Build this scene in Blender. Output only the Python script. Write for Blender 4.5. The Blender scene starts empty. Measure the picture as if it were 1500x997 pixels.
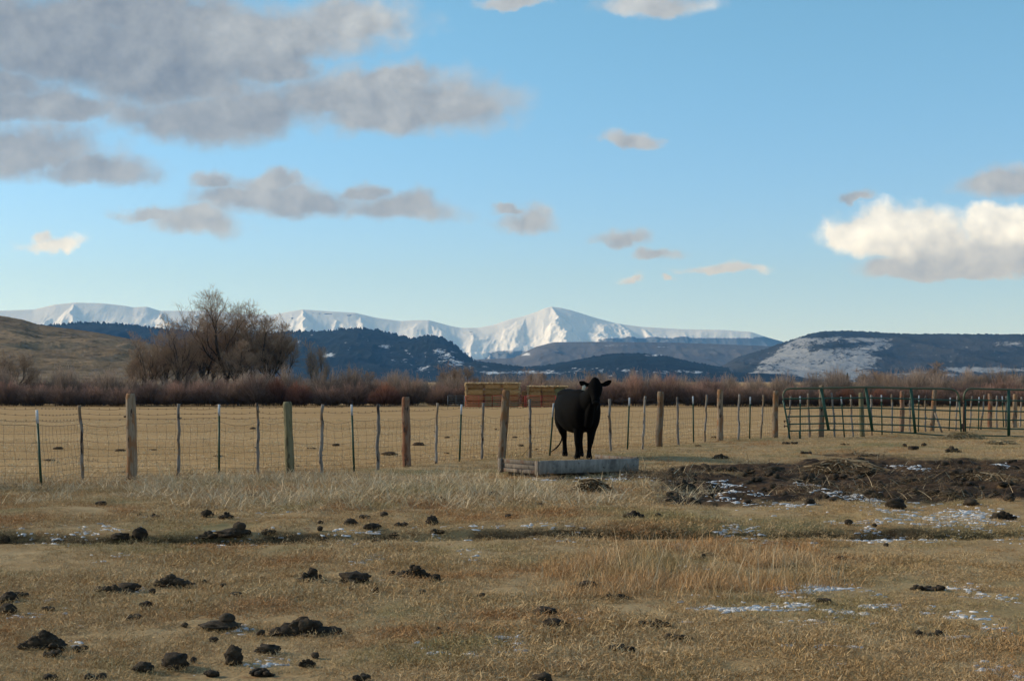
import bpy, bmesh, math, random
import numpy as np
from mathutils import Vector, Matrix
R = math.radians
rng = np.random.default_rng(7)
random.seed(7)
S = bpy.context.scene
C = S.collection

# ------------------------------------------------------------------ camera
F = 2083.0          # focal length in photo pixels
CX, HY, EYE = 750.0, 558.0, 1.7
cd = bpy.data.cameras.new('camera')
cam = bpy.data.objects.new('camera', cd); C.objects.link(cam)
cam.location = (0, 0, EYE); cam.rotation_euler = (R(90), 0, 0)
cd.sensor_width = 36; cd.lens = 50; cd.shift_y = (HY - 498.5) / 1500.0
cd.clip_start = 0.1; cd.clip_end = 120000
S.camera = cam

# ------------------------------------------------------------------ light
SUN_AZ, SUN_EL = R(-75), R(23)      # azimuth clockwise from +Y (view direction)
EXPOSURE = 0.45
sd = Vector((math.sin(SUN_AZ) * math.cos(SUN_EL), math.cos(SUN_AZ) * math.cos(SUN_EL), math.sin(SUN_EL)))
sl = bpy.data.lights.new('sun', 'SUN'); sun = bpy.data.objects.new('sun', sl); C.objects.link(sun)
sl.energy = 2.8; sl.angle = R(9); sl.color = (1.0, 0.90, 0.76)
sun.rotation_euler = sd.to_track_quat('Z', 'Y').to_euler(); sun.location = (-50, -20, 60)
S.view_settings.view_transform = 'Standard'; S.view_settings.look = 'None'
S.view_settings.exposure = EXPOSURE; S.view_settings.gamma = 1.0
S.cycles.max_bounces = 6; S.cycles.diffuse_bounces = 3; S.cycles.transparent_max_bounces = 8
S.cycles.volume_bounces = 0


# ------------------------------------------------------------------ node helpers
class NT:
    def __init__(s, tree):
        s.t = tree; s.n = tree.nodes; s.l = tree.links

    def new(s, typ, **kw):
        n = s.n.new(typ)
        for k, v in kw.items(): setattr(n, k, v)
        return n

    def put(s, sock, v):
        if v is None: return
        if hasattr(v, 'is_output'): s.l.new(v, sock)
        else: sock.default_value = v

    def m(s, op, a, b=None, c=None, clamp=False):
        n = s.new('ShaderNodeMath', operation=op, use_clamp=clamp)
        for i, v in enumerate((a, b, c)): s.put(n.inputs[i], v)
        return n.outputs[0]

    def vm(s, op, a, b=None):
        n = s.new('ShaderNodeVectorMath', operation=op)
        s.put(n.inputs[0], a); s.put(n.inputs[1], b)
        return n.outputs['Value'] if op in ('LENGTH', 'DOT_PRODUCT', 'DISTANCE') else n.outputs[0]

    def noise(s, vec, scale, detail=4, rough=.55, dist=0, out='Fac'):
        n = s.new('ShaderNodeTexNoise')
        s.put(n.inputs['Vector'], vec); n.inputs['Scale'].default_value = scale
        n.inputs['Detail'].default_value = detail; n.inputs['Roughness'].default_value = rough
        n.inputs['Distortion'].default_value = dist
        return n.outputs[out]

    def ss(s, v, a, b, lo=0.0, hi=1.0):
        n = s.new('ShaderNodeMapRange', interpolation_type='SMOOTHSTEP')
        s.put(n.inputs['Value'], v); s.put(n.inputs['From Min'], a); s.put(n.inputs['From Max'], b)
        n.inputs['To Min'].default_value = lo; n.inputs['To Max'].default_value = hi
        return n.outputs[0]

    def mix(s, f, a, b, mode='MIX'):
        n = s.new('ShaderNodeMix', data_type='RGBA', blend_type=mode)
        s.put(n.inputs[0], f)
        s.put(n.inputs[6], col(a) if isinstance(a, tuple) else a)
        s.put(n.inputs[7], col(b) if isinstance(b, tuple) else b)
        return n.outputs[2]

    def attr(s, name, out='Fac'):
        return s.new('ShaderNodeAttribute', attribute_name=name).outputs[out]

    def mapv(s, vec, scale=(1, 1, 1), loc=(0, 0, 0)):
        n = s.new('ShaderNodeMapping')
        s.put(n.inputs[0], vec); n.inputs['Scale'].default_value = scale; n.inputs['Location'].default_value = loc
        return n.outputs[0]

    def pos(s): return s.new('ShaderNodeNewGeometry').outputs['Position']
    def obj(s): return s.new('ShaderNodeTexCoord').outputs['Object']
    def rnd(s): return s.new('ShaderNodeObjectInfo').outputs['Random']


def col(c): return (c[0], c[1], c[2], 1.0)


def material(name, rough=.9, spec=.2):
    m = bpy.data.materials.new(name); m.use_nodes = True
    t = NT(m.node_tree); b = m.node_tree.nodes['Principled BSDF']
    b.inputs['Roughness'].default_value = rough; b.inputs['Specular IOR Level'].default_value = spec
    return m, t, b


def bump(t, b, h, strength=.5, dist=.02):
    n = t.new('ShaderNodeBump'); n.inputs['Strength'].default_value = strength; n.inputs['Distance'].default_value = dist
    t.put(n.inputs['Height'], h); t.l.new(n.outputs[0], b.inputs['Normal'])


# ------------------------------------------------------------------ world: sky and clouds
W = bpy.data.worlds.new('World'); S.world = W; W.use_nodes = True
w = NT(W.node_tree); bg = w.n['Background']
sky = w.new('ShaderNodeTexSky', sky_type='NISHITA', sun_disc=False)
sky.sun_elevation = SUN_EL; sky.sun_rotation = SUN_AZ
sky.altitude = 2200; sky.air_density = 1.0; sky.dust_density = 0.6; sky.ozone_density = 1.2
STR = 0.135
bg.inputs['Strength'].default_value = STR
dirv = w.new('ShaderNodeTexCoord').outputs['Generated']
sx = w.new('ShaderNodeSeparateXYZ'); w.l.new(dirv, sx.inputs[0])
yy = w.m('MAXIMUM', sx.outputs[1], .08)
# front clouds: position as tangent plane coordinates (x/y, z/y), in units of photo pixels
U = w.m('MULTIPLY_ADD', w.m('DIVIDE', sx.outputs[0], yy), F / 100, CX / 100)
V = w.m('MULTIPLY_ADD', w.m('DIVIDE', sx.outputs[2], yy), -F / 100, HY / 100)
P = w.new('ShaderNodeCombineXYZ'); w.put(P.inputs[0], U); w.put(P.inputs[1], V); P = P.outputs[0]
# (px, py, rx, ry, grey level, edge softness weight)
CLOUDS = [(420, 55, 180, 66, .46), (500, 150, 210, 62, .43), (60, 160, 180, 40, .37), (330, 175, 220, 62, .37), (200, 80, 330, 120, .33), (60, 60, 330, 110, .32), (250, 120, 200, 85, .33), (385, 165, 150, 58, .40), (490, 155, 150, 52, .42), (-40, 130, 200, 60, .34),
          (630, 162, 135, 62, .46), (560, 175, 150, 50, .43), (560, 120, 130, 26, .5), (505, 35, 130, 52, .55), (350, 60, 110, 60, .50), (400, 100, 90, 50, .46),
          (300, 40, 90, 60, .43), (160, 20, 240, 60, .36),
          (30, 228, 175, 62, .40), (130, 255, 110, 38, .38), (280, 328, 95, 34, .50), (215, 318, 50, 18, .55), (350, 292, 95, 34, .42), (450, 298, 110, 32, .42), (390, 270, 70, 22, .46),
          (320, 265, 46, 24, .48), (570, 305, 105, 28, .42), (530, 284, 50, 16, .45), (770, 326, 62, 24, .50), (735, 308, 26, 10, .5),
          (925, 207, 52, 19, .54), (918, 352, 46, 15, .50), (965, 370, 40, 11, .52), (1255, 286, 30, 13, .47), (1475, 272, 80, 32, .50),
          (960, 8, 85, 26, .58), (745, 5, 60, 14, .58), 
          (1315, 345, 118, 60, 1.05), (1262, 345, 56, 42, 1.1), (1430, 378, 150, 48, .62), (1480, 332, 95, 38, 1.12), (1370, 398, 130, 26, .58),
          (78, 358, 62, 18, .98), (60, 345, 20, 14, .95), (1060, 397, 74, 10, .75), (925, 405, 24, 10, .75), (990, 413, 14, 7, .72)]
wn = w.noise(P, .55, 6, .6, 0.3)
wn2 = w.noise(w.vm('ADD', P, (31.3, 7.7, 2.2)), 1.5, 9, .62)
warp = w.new('ShaderNodeTexNoise'); w.put(warp.inputs['Vector'], P); warp.inputs['Scale'].default_value = 1.0; warp.inputs['Detail'].default_value = 8; warp.inputs['Roughness'].default_value = .62
wv = w.vm('MULTIPLY', w.vm('SUBTRACT', warp.outputs['Color'], (.5, .5, .5)), (1.2, .7, 0))
PW = w.vm('ADD', P, wv)
D = None; SW = None; SG = None
for (px, py, rx, ry, g) in CLOUDS:
    q = w.vm('MULTIPLY', w.vm('SUBTRACT', PW, (px / 100, py / 100, 0)), (100 / rx, 100 / ry, 0))
    q = w.vm('MAXIMUM', q, w.vm('MULTIPLY', q, (-1.0, 1.5, 1)))
    solid = (px, py) in ((1315, 345), (1262, 345), (1430, 378), (1480, 332), (1370, 398))
    d = w.m('MINIMUM', w.m('MULTIPLY', w.m('SUBTRACT', 1.0, w.vm('LENGTH', q)), 2.6 if solid else 1.35), 1.7 if solid else 1.05)
    D = d if D is None else w.m('MAXIMUM', D, d)
    ww = w.m('POWER', w.m('MAXIMUM', w.m('ADD', d, .35), .0001), 2.0)
    SW = ww if SW is None else w.m('ADD', SW, ww)
    gg = w.m('MULTIPLY', ww, g)
    SG = gg if SG is None else w.m('ADD', SG, gg)
grey = w.m('DIVIDE', SG, SW)
# the rest of the sky outside the frame: same broken clouds on a plane overhead
zc = w.m('ADD', w.m('MAXIMUM', sx.outputs[2], 0), .12)
PL = w.new('ShaderNodeCombineXYZ'); w.put(PL.inputs[0], w.m('DIVIDE', sx.outputs[0], zc)); w.put(PL.inputs[1], w.m('DIVIDE', sx.outputs[1], zc)); PL = PL.outputs[0]
plane = w.ss(w.noise(PL, .55, 6, .55), .52, .62)
infront = w.m('MULTIPLY', w.m('MULTIPLY', w.ss(sx.outputs[1], .25, .5), w.ss(V, -2.0, -1.0)), w.m('MULTIPLY', w.ss(U, -4, -2.5), w.ss(U, 19, 17.5)))
field = w.m('ADD', D, w.m('MULTIPLY', w.m('SUBTRACT', wn2, .5), 1.45))
field = w.m('ADD', field, w.m('MULTIPLY', w.m('SUBTRACT', wn, .5), .5))
alpha = w.ss(field, -.22, .80)
lit = w.m('MULTIPLY', w.m('SUBTRACT', w.noise(w.vm('ADD', P, (-.22 + 31.3, -.16 + 7.7, 2.2)), 1.5, 7, .6), w.noise(w.vm('ADD', P, (31.3, 7.7, 2.2)), 1.5, 7, .6)), -1.1)
grey2 = w.m('ADD', grey, w.m('MULTIPLY', lit, grey))
grey2 = w.m('ADD', grey2, w.ss(field, 0, .8, .05, -.03))
ccol = w.new('ShaderNodeCombineColor')
w.put(ccol.inputs[0], w.m('MULTIPLY', grey2, .95)); w.put(ccol.inputs[1], w.m('MULTIPLY', grey2, 1.0)); w.put(ccol.inputs[2], w.m('MULTIPLY_ADD', grey2, .98, .025))
A = w.m('ADD', w.m('MULTIPLY', alpha, infront), w.m('MULTIPLY', plane, w.m('SUBTRACT', 1.0, infront)))
A = w.m('MULTIPLY', A, w.ss(sx.outputs[2], 0.0, .03))
A = w.m('MULTIPLY', A, .93)
cb = w.mix(infront, (.45, .46, .49), ccol.outputs[0])
cbs = w.vm('SCALE', cb); cbs.node.inputs['Scale'].default_value = 1.0 / STR / 2 ** EXPOSURE
skyc = w.mix(1.0, sky.outputs[0], w.mix(w.ss(sx.outputs[2], 0, .3), (.62, .75, 1.08), (.70, 1.02, 1.02)), 'MULTIPLY')
fin = w.mix(A, skyc, cbs)
w.l.new(fin, bg.inputs['Color'])

# ------------------------------------------------------------------ numpy noise
def _h(ix, iy, seed):
    n = (ix.astype(np.int64) * 374761393 + iy.astype(np.int64) * 668265263 + seed * 2147483647) & 0xFFFFFFFF
    n = ((n ^ (n >> 13)) * 1274126177) & 0xFFFFFFFF
    n = (n ^ (n >> 16)) & 0xFFFFFFFF
    return n / 4294967295.0


def vn(x, y, seed=0):
    x = np.asarray(x, float); y = np.asarray(y, float)
    ix = np.floor(x); iy = np.floor(y); fx = x - ix; fy = y - iy
    fx = fx * fx * fx * (fx * (fx * 6 - 15) + 10); fy = fy * fy * fy * (fy * (fy * 6 - 15) + 10)
    a = _h(ix, iy, seed); b = _h(ix + 1, iy, seed); c = _h(ix, iy + 1, seed); d = _h(ix + 1, iy + 1, seed)
    return (a * (1 - fx) + b * fx) * (1 - fy) + (c * (1 - fx) + d * fx) * fy


def fbm(x, y, oct=4, seed=0, gain=.5):
    s = 0; a = 1; t = 0
    for o in range(oct):
        s = s + a * vn(x * 2 ** o + 17.3 * o, y * 2 ** o - 9.1 * o, seed + o); t += a; a *= gain
    return s / t


def ridged(x, y, oct=4, seed=0, gain=.5):
    s = 0; a = 1; t = 0
    for o in range(oct):
        s = s + a * (1 - np.abs(2 * vn(x * 2 ** o + 5.3 * o, y * 2 ** o - 3.1 * o, seed + o) - 1)); t += a; a *= gain
    return s / t


def sstep(v, a, b):
    t = np.clip((v - a) / (b - a), 0, 1); return t * t * (3 - 2 * t)


# ------------------------------------------------------------------ mesh helpers
def mk(name, V, faces, mats=None, parent=None, smooth=False, link=True, cols=None, matidx=None):
    """V (n,3); faces: list of int arrays each (m,k)."""
    V = np.asarray(V, np.float32)
    me = bpy.data.meshes.new(name)
    me.vertices.add(len(V)); me.vertices.foreach_set('co', V.ravel())
    faces = [np.asarray(f, np.int32) for f in faces if len(f)]
    li = np.concatenate([f.ravel() for f in faces]); tot = np.concatenate([np.full(len(f), f.shape[1], np.int32) for f in faces])
    st = np.concatenate([[0], np.cumsum(tot)[:-1]]).astype(np.int32)
    me.loops.add(len(li)); me.loops.foreach_set('vertex_index', li)
    me.polygons.add(len(tot)); me.polygons.foreach_set('loop_start', st); me.polygons.foreach_set('loop_total', tot)
    if matidx is not None: me.polygons.foreach_set('material_index', np.asarray(matidx, np.int32))
    me.update(calc_edges=True)
    if smooth: me.polygons.foreach_set('use_smooth', np.ones(len(tot), bool))
    if cols is not None:
        a = me.attributes.new('col', 'FLOAT_COLOR', 'POINT'); cc = np.ones((len(V), 4), np.float32); cc[:, :3] = cols; a.data.foreach_set('color', cc.ravel())
    if mats is not None:
        for m_ in (mats if isinstance(mats, (list, tuple)) else [mats]): me.materials.append(m_)
    o = bpy.data.objects.new(name, me)
    if link: C.objects.link(o)
    if parent is not None: o.parent = parent
    return o


def fattr(o, name, vals):
    a = o.data.attributes.new(name, 'FLOAT', 'POINT'); a.data.foreach_set('value', np.asarray(vals, np.float32).ravel())


def tubes(Pt, Rd, n=3, squash=1.0, cap=False):
    """Pt (N,k,3), Rd (N,k) -> V, quads"""
    N, k, _ = Pt.shape
    T = np.gradient(Pt, axis=1); T /= np.linalg.norm(T, axis=2, keepdims=True) + 1e-9
    D0 = Pt[:, -1] - Pt[:, 0]; D0 /= np.linalg.norm(D0, axis=1, keepdims=True) + 1e-9
    ref = np.where(np.abs(D0[:, 2:3]) < .8, np.array([[0, 0, 1.]]), np.array([[1., 0, 0]]))
    A_ = np.cross(T, ref[:, None, :]); A_ /= np.linalg.norm(A_, axis=2, keepdims=True) + 1e-9
    B_ = np.cross(T, A_)
    ang = np.arange(n) * 2 * np.pi / n
    V = Pt[:, :, None, :] + Rd[:, :, None, None] * (A_[:, :, None, :] * np.cos(ang)[None, None, :, None] + squash * B_[:, :, None, :] * np.sin(ang)[None, None, :, None])
    V = V.reshape(-1, 3)
    base = np.arange(N)[:, None, None] * k * n; j = np.arange(k - 1)[None, :, None] * n; i = np.arange(n)[None, None, :]
    a = base + j + i; b = base + j + (i + 1) % n
    Q = np.stack([a, b, b + n, a + n], -1).reshape(-1, 4)
    caps = []
    if cap:
        c0 = (np.arange(N) * k * n)[:, None] + np.arange(n)[::-1][None]; c1 = ((np.arange(N) * k + k - 1) * n)[:, None] + np.arange(n)[None]
        caps = [c0, c1]
    return V, Q, caps


class MB:
    def __init__(s): s.V = []; s.F = []; s.n = 0; s.M = []

    def add(s, V, faces, mi=0):
        for f in faces:
            if len(f): s.F.append(np.asarray(f) + s.n); s.M.append(np.full(len(f), mi))
        s.V.append(np.asarray(V, float)); s.n += len(V)

    def tube(s, pts, rad, n=8, cap=True, mi=0, squash=1.0):
        pts = np.asarray(pts, float)[None]; rad = np.broadcast_to(np.asarray(rad, float), (pts.shape[1],))[None]
        V, Q, c = tubes(pts, rad, n, squash, cap); s.add(V, [Q] + c, mi)

    def box(s, c, size, rz=0, ry=0, mi=0, bev=.0, M=None):
        a, b, d = [x / 2 for x in size]; e = min(bev, a * .9, b * .9, d * .9)
        if e <= 0:
            V = np.array([[x, y, z] for x in (-a, a) for y in (-b, b) for z in (-d, d)])
            Fq = [[0, 1, 3, 2], [4, 6, 7, 5], [0, 4, 5, 1], [2, 3, 7, 6], [0, 2, 6, 4], [1, 5, 7, 3]]
            if M is None: M = Matrix.Rotation(rz, 3, 'Z') @ Matrix.Rotation(ry, 3, 'Y')
            V = V @ np.array(M).T + np.array(c); s.add(V, [Fq], mi)
        else:
            bm = bmesh.new(); bmesh.ops.create_cube(bm, size=1); bmesh.ops.scale(bm, vec=size, verts=bm.verts)
            bmesh.ops.bevel(bm, geom=list(bm.edges), offset=e, segments=1, affect='EDGES', profile=.5)
            if M is None: M = Matrix.Rotation(rz, 3, 'Z') @ Matrix.Rotation(ry, 3, 'Y')
            bm.verts.index_update(); V = np.array([v.co[:] for v in bm.verts]) @ np.array(M).T + np.array(c)
            t3 = [[v.index for v in f.verts] for f in bm.faces if len(f.verts) == 3]; t4 = [[v.index for v in f.verts] for f in bm.faces if len(f.verts) == 4]
            bm.free(); s.add(V, [t3, t4], mi)

    def build(s, name, mat, parent=None, smooth=False, link=True, cols=None):
        # group faces by size keeping material index
        by = {}
        for f, m_ in zip(s.F, s.M): by.setdefault(f.shape[1], []).append((f, m_))
        fs = [np.concatenate([a for a, _ in v]) for v in by.values()]; mi = np.concatenate([np.concatenate([b for _, b in v]) for v in by.values()])
        return mk(name, np.concatenate(s.V), fs, mat, parent, smooth, link, cols, mi)


def tag(o, label=None, cat=None, group=None, kind=None):
    if label: o['label'] = label
    if cat: o['category'] = cat
    if group: o['group'] = group
    if kind: o['kind'] = kind
    return o


def empty(name, loc, label, cat, group=None, rz=0):
    o = bpy.data.objects.new(name, None); C.objects.link(o); o.location = loc; o.rotation_euler = (0, 0, rz); o.empty_display_size = .2
    return tag(o, label, cat, group)


# ------------------------------------------------------------------ terrain height
def mudmask(x, y):
    n = fbm(x * .8, y * .8, 3, 50) - .5; n2 = fbm(x * .25, y * .25, 2, 55) - .5
    xl = 1.9 + 1.6 * n + (y - 22) * .05; far = 31 + 4 * n + 6 * n2 - np.clip(9 - x, 0, 9) * .35; near = 18.4 + 2.4 * n + 1.0 * n2
    m = sstep(x, xl - .3, xl + .5) * sstep(far - y, -.6, 1.6) * sstep(y - near, -.3, .6)
    m2 = sstep(1.3 - np.hypot((x - 1.9) / 1.3, (y - 24.6) / .9), 0, .5)      # trampled soil round the trough
    return np.clip(np.maximum(m, m2 * .9), 0, 1)


def step_y(x): return 15.35 + .055 * x + .22 * (fbm(x * .5, x * 0 + 3, 3, 9) - .5) * 2


def G(x, y):
    x = np.asarray(x, float); y = np.asarray(y, float)
    z = -1.85 * np.clip((y - 52) / 143, 0, 1) ** 1.15
    fade = sstep(400 - y, 0, 300)
    z = z + .05 * (fbm(x * .35, y * .35, 3, 1) - .5) * fade
    near = sstep(70 - y, 0, 45)
    z = z + near * (.035 * (fbm(x * 1.6, y * 1.6, 3, 2) - .5) + .02 * (fbm(x * 6, y * 6, 2, 3) - .5))
    d = y - step_y(x)
    z = z + (.095 * sstep(d, .0, .10) * (.5 + fbm(x * .9, x * 0, 3, 14)) - .05 * np.exp(-(d / .16) ** 2)) * sstep(26 - y, 0, 8)
    z = z + .05 * np.exp(-((y - 37) / 4) ** 2) * sstep(x, 3, 7)
    m = mudmask(x, y)
    z = z + m * (.24 * (fbm(x * 1.9, y * 1.9, 4, 21, .6) - .5) + .05 * (fbm(x * 8, y * 8, 2, 23) - .5) - .01)
    return z


def hit(px, py):
    """where the line of sight of a photo pixel meets the ground"""
    lo, hi = 4.0, 400.0
    for _ in range(60):
        mid = math.sqrt(lo * hi)
        z = float(G((px - CX) / F * mid, mid)); zr = EYE - (py - HY) / F * mid
        if zr > z: lo = mid
        else: hi = mid
    return (px - CX) / F * lo, lo


# ground sheet: rows get coarser with distance
rows = [-400, -200, -100, -50, -20, -8, 0, 3]
y_ = 5.0
while y_ < 70: rows.append(y_); y_ += max(.035, .0034 * y_ * 1.0)
while y_ < 260: rows.append(y_); y_ *= 1.012
while y_ < 60000: rows.append(y_); y_ *= 1.12
rows = np.array(rows)
NC = 420
u = np.linspace(-1, 1, NC)
half = np.maximum(6.5, .44 * np.maximum(rows, 0) + 1.2) + np.where(rows < 5, 5, 0)
# central dense columns then a wide skirt
ext = np.array([1.1, 1.3, 1.7, 2.5, 4, 8, 20, 60])
uu = np.concatenate([-ext[::-1], u, ext])
X = half[:, None] * uu[None, :]; Y = np.repeat(rows[:, None], len(uu), 1)
Z = G(X, Y)
nr, nc = X.shape
ii = (np.arange(nr - 1)[:, None] * nc + np.arange(nc - 1)[None]).ravel()
quads = np.stack([ii, ii + 1, ii + nc + 1, ii + nc], -1)

gm, t, b = material('pasture_ground', .95, .1)
pos = t.pos()
mud_and_shade = t.attr('mud_and_shade'); fieldf = t.attr('field')
n1 = t.noise(pos, 1.1, 5, .6); n2 = t.noise(pos, 7, 4, .6); n3 = t.noise(pos, 40, 3, .6)
turf = t.mix(t.ss(n1, .35, .65), (.33, .22, .102), (.41, .29, .148))
turf = t.mix(t.ss(n2, .55, .72), turf, (.27, .15, .065))
turf = t.mix(t.ss(t.noise(pos, .35, 3, .5), .5, .65), turf, (.22, .18, .08))
turf = t.mix(t.m('MULTIPLY', t.ss(n3, .52, .75), .6), turf, (.075, .05, .028))
fp = t.mapv(pos, (.25, 1.0, 1.0))
fn = t.noise(fp, .16, 6, .65); fn2 = t.noise(t.mapv(pos, (.05, .45, 1)), .9, 4, .6)
fcol = t.mix(t.ss(fn, .3, .7), (.37, .222, .086), (.47, .298, .132))
fcol = t.mix(t.m('MULTIPLY', t.ss(fn2, .52, .72), .55), fcol, (.35, .205, .085))
fcol = t.mix(t.m('MULTIPLY', t.ss(t.noise(pos, 2.6, 4, .7), .5, .8), .35), fcol, (.30, .19, .085))
c_ = t.mix(fieldf, turf, fcol)
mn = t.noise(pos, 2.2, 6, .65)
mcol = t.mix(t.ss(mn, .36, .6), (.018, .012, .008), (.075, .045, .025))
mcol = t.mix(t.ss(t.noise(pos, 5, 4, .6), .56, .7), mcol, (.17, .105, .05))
c_ = t.mix(mud_and_shade, c_, mcol)
far = t.ss(t.new('ShaderNodeSeparateXYZ').outputs[1], 0, 1)
t.l.new(c_, b.inputs['Base Color'])
bump(t, b, t.m('ADD', n2, t.m('MULTIPLY', n3, .5)), .6, .03)
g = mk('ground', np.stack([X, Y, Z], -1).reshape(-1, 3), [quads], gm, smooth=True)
tag(g, kind='structure')


def fence_y(x): return np.interp(x, [-40, -9, -7.3, -5, -3, -.17, 2.4, 5.8, 7.9, 11, 18.7, 40], [18.5, 21.6, 22.1, 25.2, 26.8, 30.3, 34.7, 39.8, 42.7, 44, 52, 70])


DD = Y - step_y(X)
ditch = np.exp(-((DD - .03) / .085) ** 4) * sstep(fbm(X * 1.3, Y * 0, 3, 41), .30, .5)  # dark band that paints the step's shadow line into the soil colour
fattr(g, 'mud_and_shade', np.maximum(mudmask(X, Y) * sstep(60 - Y, 0, 5), ditch * .8 * (.5 + .7 * fbm(X * 5, Y * 5, 3, 43))).ravel())
wob = 1.2 * (fbm(X * .6, Y * .6, 3, 31) - .5)
fattr(g, 'field', sstep(Y - fence_y(X) + wob, -.2, 2.2).ravel())

# ------------------------------------------------------------------ grass, straw (GN scatter of small tufts)
def grass_mat(name, c1, c2, c3, c4):
    m, t, b = material(name, .85, .15)
    pos = t.pos(); r = t.attr('col', 'Color')
    v = t.new('ShaderNodeSeparateColor'); t.l.new(r, v.inputs[0])
    a = t.mix(t.ss(t.noise(pos, .9, 4, .6), .38, .62), c1, c2)
    a = t.mix(t.ss(t.noise(pos, .38, 3, .55), .50, .64), a, c3)
    a = t.mix(t.ss(t.noise(t.mapv(pos, (1, 1, 1), (40, 3, 9)), .5, 3, .6), .55, .66), a, c4)
    a = t.mix(v.outputs[1], a, (.66, .53, .34))
    a = t.mix(1.0, a, t.mix(v.outputs[0], (.43, .38, .34), (1.2, 1.2, 1.2)), 'MULTIPLY')
    t.l.new(a, b.inputs['Base Color'])
    b.inputs['Subsurface Weight'].default_value = 0
    return m


M_turf = grass_mat('short_dead_grass', (.52, .345, .16), (.60, .43, .225), (.49, .265, .11), (.43, .33, .15))
M_straw = grass_mat('tall_dry_straw', (.62, .47, .28), (.70, .56, .36), (.56, .41, .23), (.52, .42, .23))
M_orange = grass_mat('russet_grass', (.56, .34, .155), (.62, .41, .21), (.54, .30, .12), (.44, .32, .15))


def tuft(n, spread, L, Wd, lean, seed, k=3, curl=.6, pale=.1):
    r = np.random.default_rng(seed)
    a = r.uniform(0, 2 * np.pi, n); rad = spread * np.sqrt(r.uniform(0, 1, n))
    base = np.stack([rad * np.cos(a), rad * np.sin(a), np.full(n, -.01)], -1)
    th = r.uniform(0, 2 * np.pi, n); ln = np.abs(r.normal(lean, .35, n)); ll = L * r.uniform(.45, 1.15, n)
    s = np.linspace(0, 1, k + 1)
    tilt = ln[:, None] + curl * s[None] * r.uniform(0, 1, n)[:, None] * 1.6
    tilt = np.clip(tilt, 0, 1.75)
    seg = ll[:, None] / k
    dx = np.cumsum(np.concatenate([np.zeros((n, 1)), (np.sin(tilt) * seg)[:, :-1]], 1), 1)
    dz = np.cumsum(np.concatenate([np.zeros((n, 1)), (np.cos(tilt) * seg)[:, :-1]], 1), 1)
    Pm = base[:, None, :] + np.stack([dx * np.cos(th)[:, None], dx * np.sin(th)[:, None], np.maximum(dz, 0)], -1)
    sa = r.uniform(0, 2 * np.pi, n); side = np.stack([np.cos(sa), np.sin(sa), r.uniform(-.4, .4, n)], -1)
    wd = Wd * r.uniform(.6, 1.3, n)[:, None] * (1 - .75 * s[None])
    Lf = Pm - side[:, None] * wd[..., None] / 2; Rt = Pm + side[:, None] * wd[..., None] / 2
    V = np.stack([Lf, Rt], 2).reshape(-1, 3)
    b0 = np.arange(n)[:, None] * (k + 1) * 2 + np.arange(k)[None] * 2
    Q = np.stack([b0, b0 + 1, b0 + 3, b0 + 2], -1).reshape(-1, 4)
    shade = np.repeat(r.uniform(.15, 1, n), (k + 1) * 2); pl = np.repeat((r.uniform(0, 1, n) < pale) * r.uniform(.4, 1, n), (k + 1) * 2)
    cols = np.stack([shade, pl, shade * 0], -1)
    return V, [Q], cols


def scatter(name, label, pts, scl, tufts, mat, cat='grass', tiltamt=.15):
    col_ = bpy.data.collections.new(name + '_tufts')
    for i, (V, Fc, cc) in enumerate(tufts):
        o = mk('grass_tuft', V, Fc, mat, link=False, cols=cc); col_.objects.link(o)
    n = len(pts)
    me = bpy.data.meshes.new(name); me.vertices.add(n); me.vertices.foreach_set('co', np.asarray(pts, np.float32).ravel())
    rot = np.zeros((n, 3), np.float32); rot[:, 2] = rng.uniform(0, 6.283, n); rot[:, :2] = rng.normal(0, tiltamt, (n, 2))
    sc = np.asarray(scl, np.float32); sc = np.stack([sc, sc, sc * rng.uniform(.7, 1.3, n)], -1).astype(np.float32)
    a = me.attributes.new('rot', 'FLOAT_VECTOR', 'POINT'); a.data.foreach_set('vector', rot.ravel())
    a = me.attributes.new('sc', 'FLOAT_VECTOR', 'POINT'); a.data.foreach_set('vector', sc.ravel())
    a = me.attributes.new('idx', 'INT', 'POINT'); a.data.foreach_set('value', rng.integers(0, len(tufts), n).astype(np.int32))
    o = bpy.data.objects.new(name, me); C.objects.link(o); me.materials.append(mat)
    ng = bpy.data.node_groups.new(name + '_nodes', 'GeometryNodeTree')
    ng.interface.new_socket('Geometry', in_out='INPUT', socket_type='NodeSocketGeometry')
    ng.interface.new_socket('Geometry', in_out='OUTPUT', socket_type='NodeSocketGeometry')
    N_ = ng.nodes; gi = N_.new('NodeGroupInput'); go = N_.new('NodeGroupOutput')
    ip = N_.new('GeometryNodeInstanceOnPoints'); ci = N_.new('GeometryNodeCollectionInfo')
    ci.inputs['Collection'].default_value = col_; ci.inputs['Separate Children'].default_value = True; ci.inputs['Reset Children'].default_value = True
    ip.inputs['Pick Instance'].default_value = True

    def na(nm, ty):
        q = N_.new('GeometryNodeInputNamedAttribute'); q.data_type = ty; q.inputs['Name'].default_value = nm; return q.outputs['Attribute']
    L_ = ng.links
    L_.new(gi.outputs[0], ip.inputs['Points']); L_.new(ci.outputs[0], ip.inputs['Instance'])
    L_.new(na('idx', 'INT'), ip.inputs['Instance Index']); L_.new(na('rot', 'FLOAT_VECTOR'), ip.inputs['Rotation']); L_.new(na('sc', 'FLOAT_VECTOR'), ip.inputs['Scale'])
    L_.new(ip.outputs[0], go.inputs[0])
    md = o.modifiers.new('scatter', 'NODES'); md.node_group = ng
    tag(o, label, cat, kind='stuff')
    return o


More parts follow.
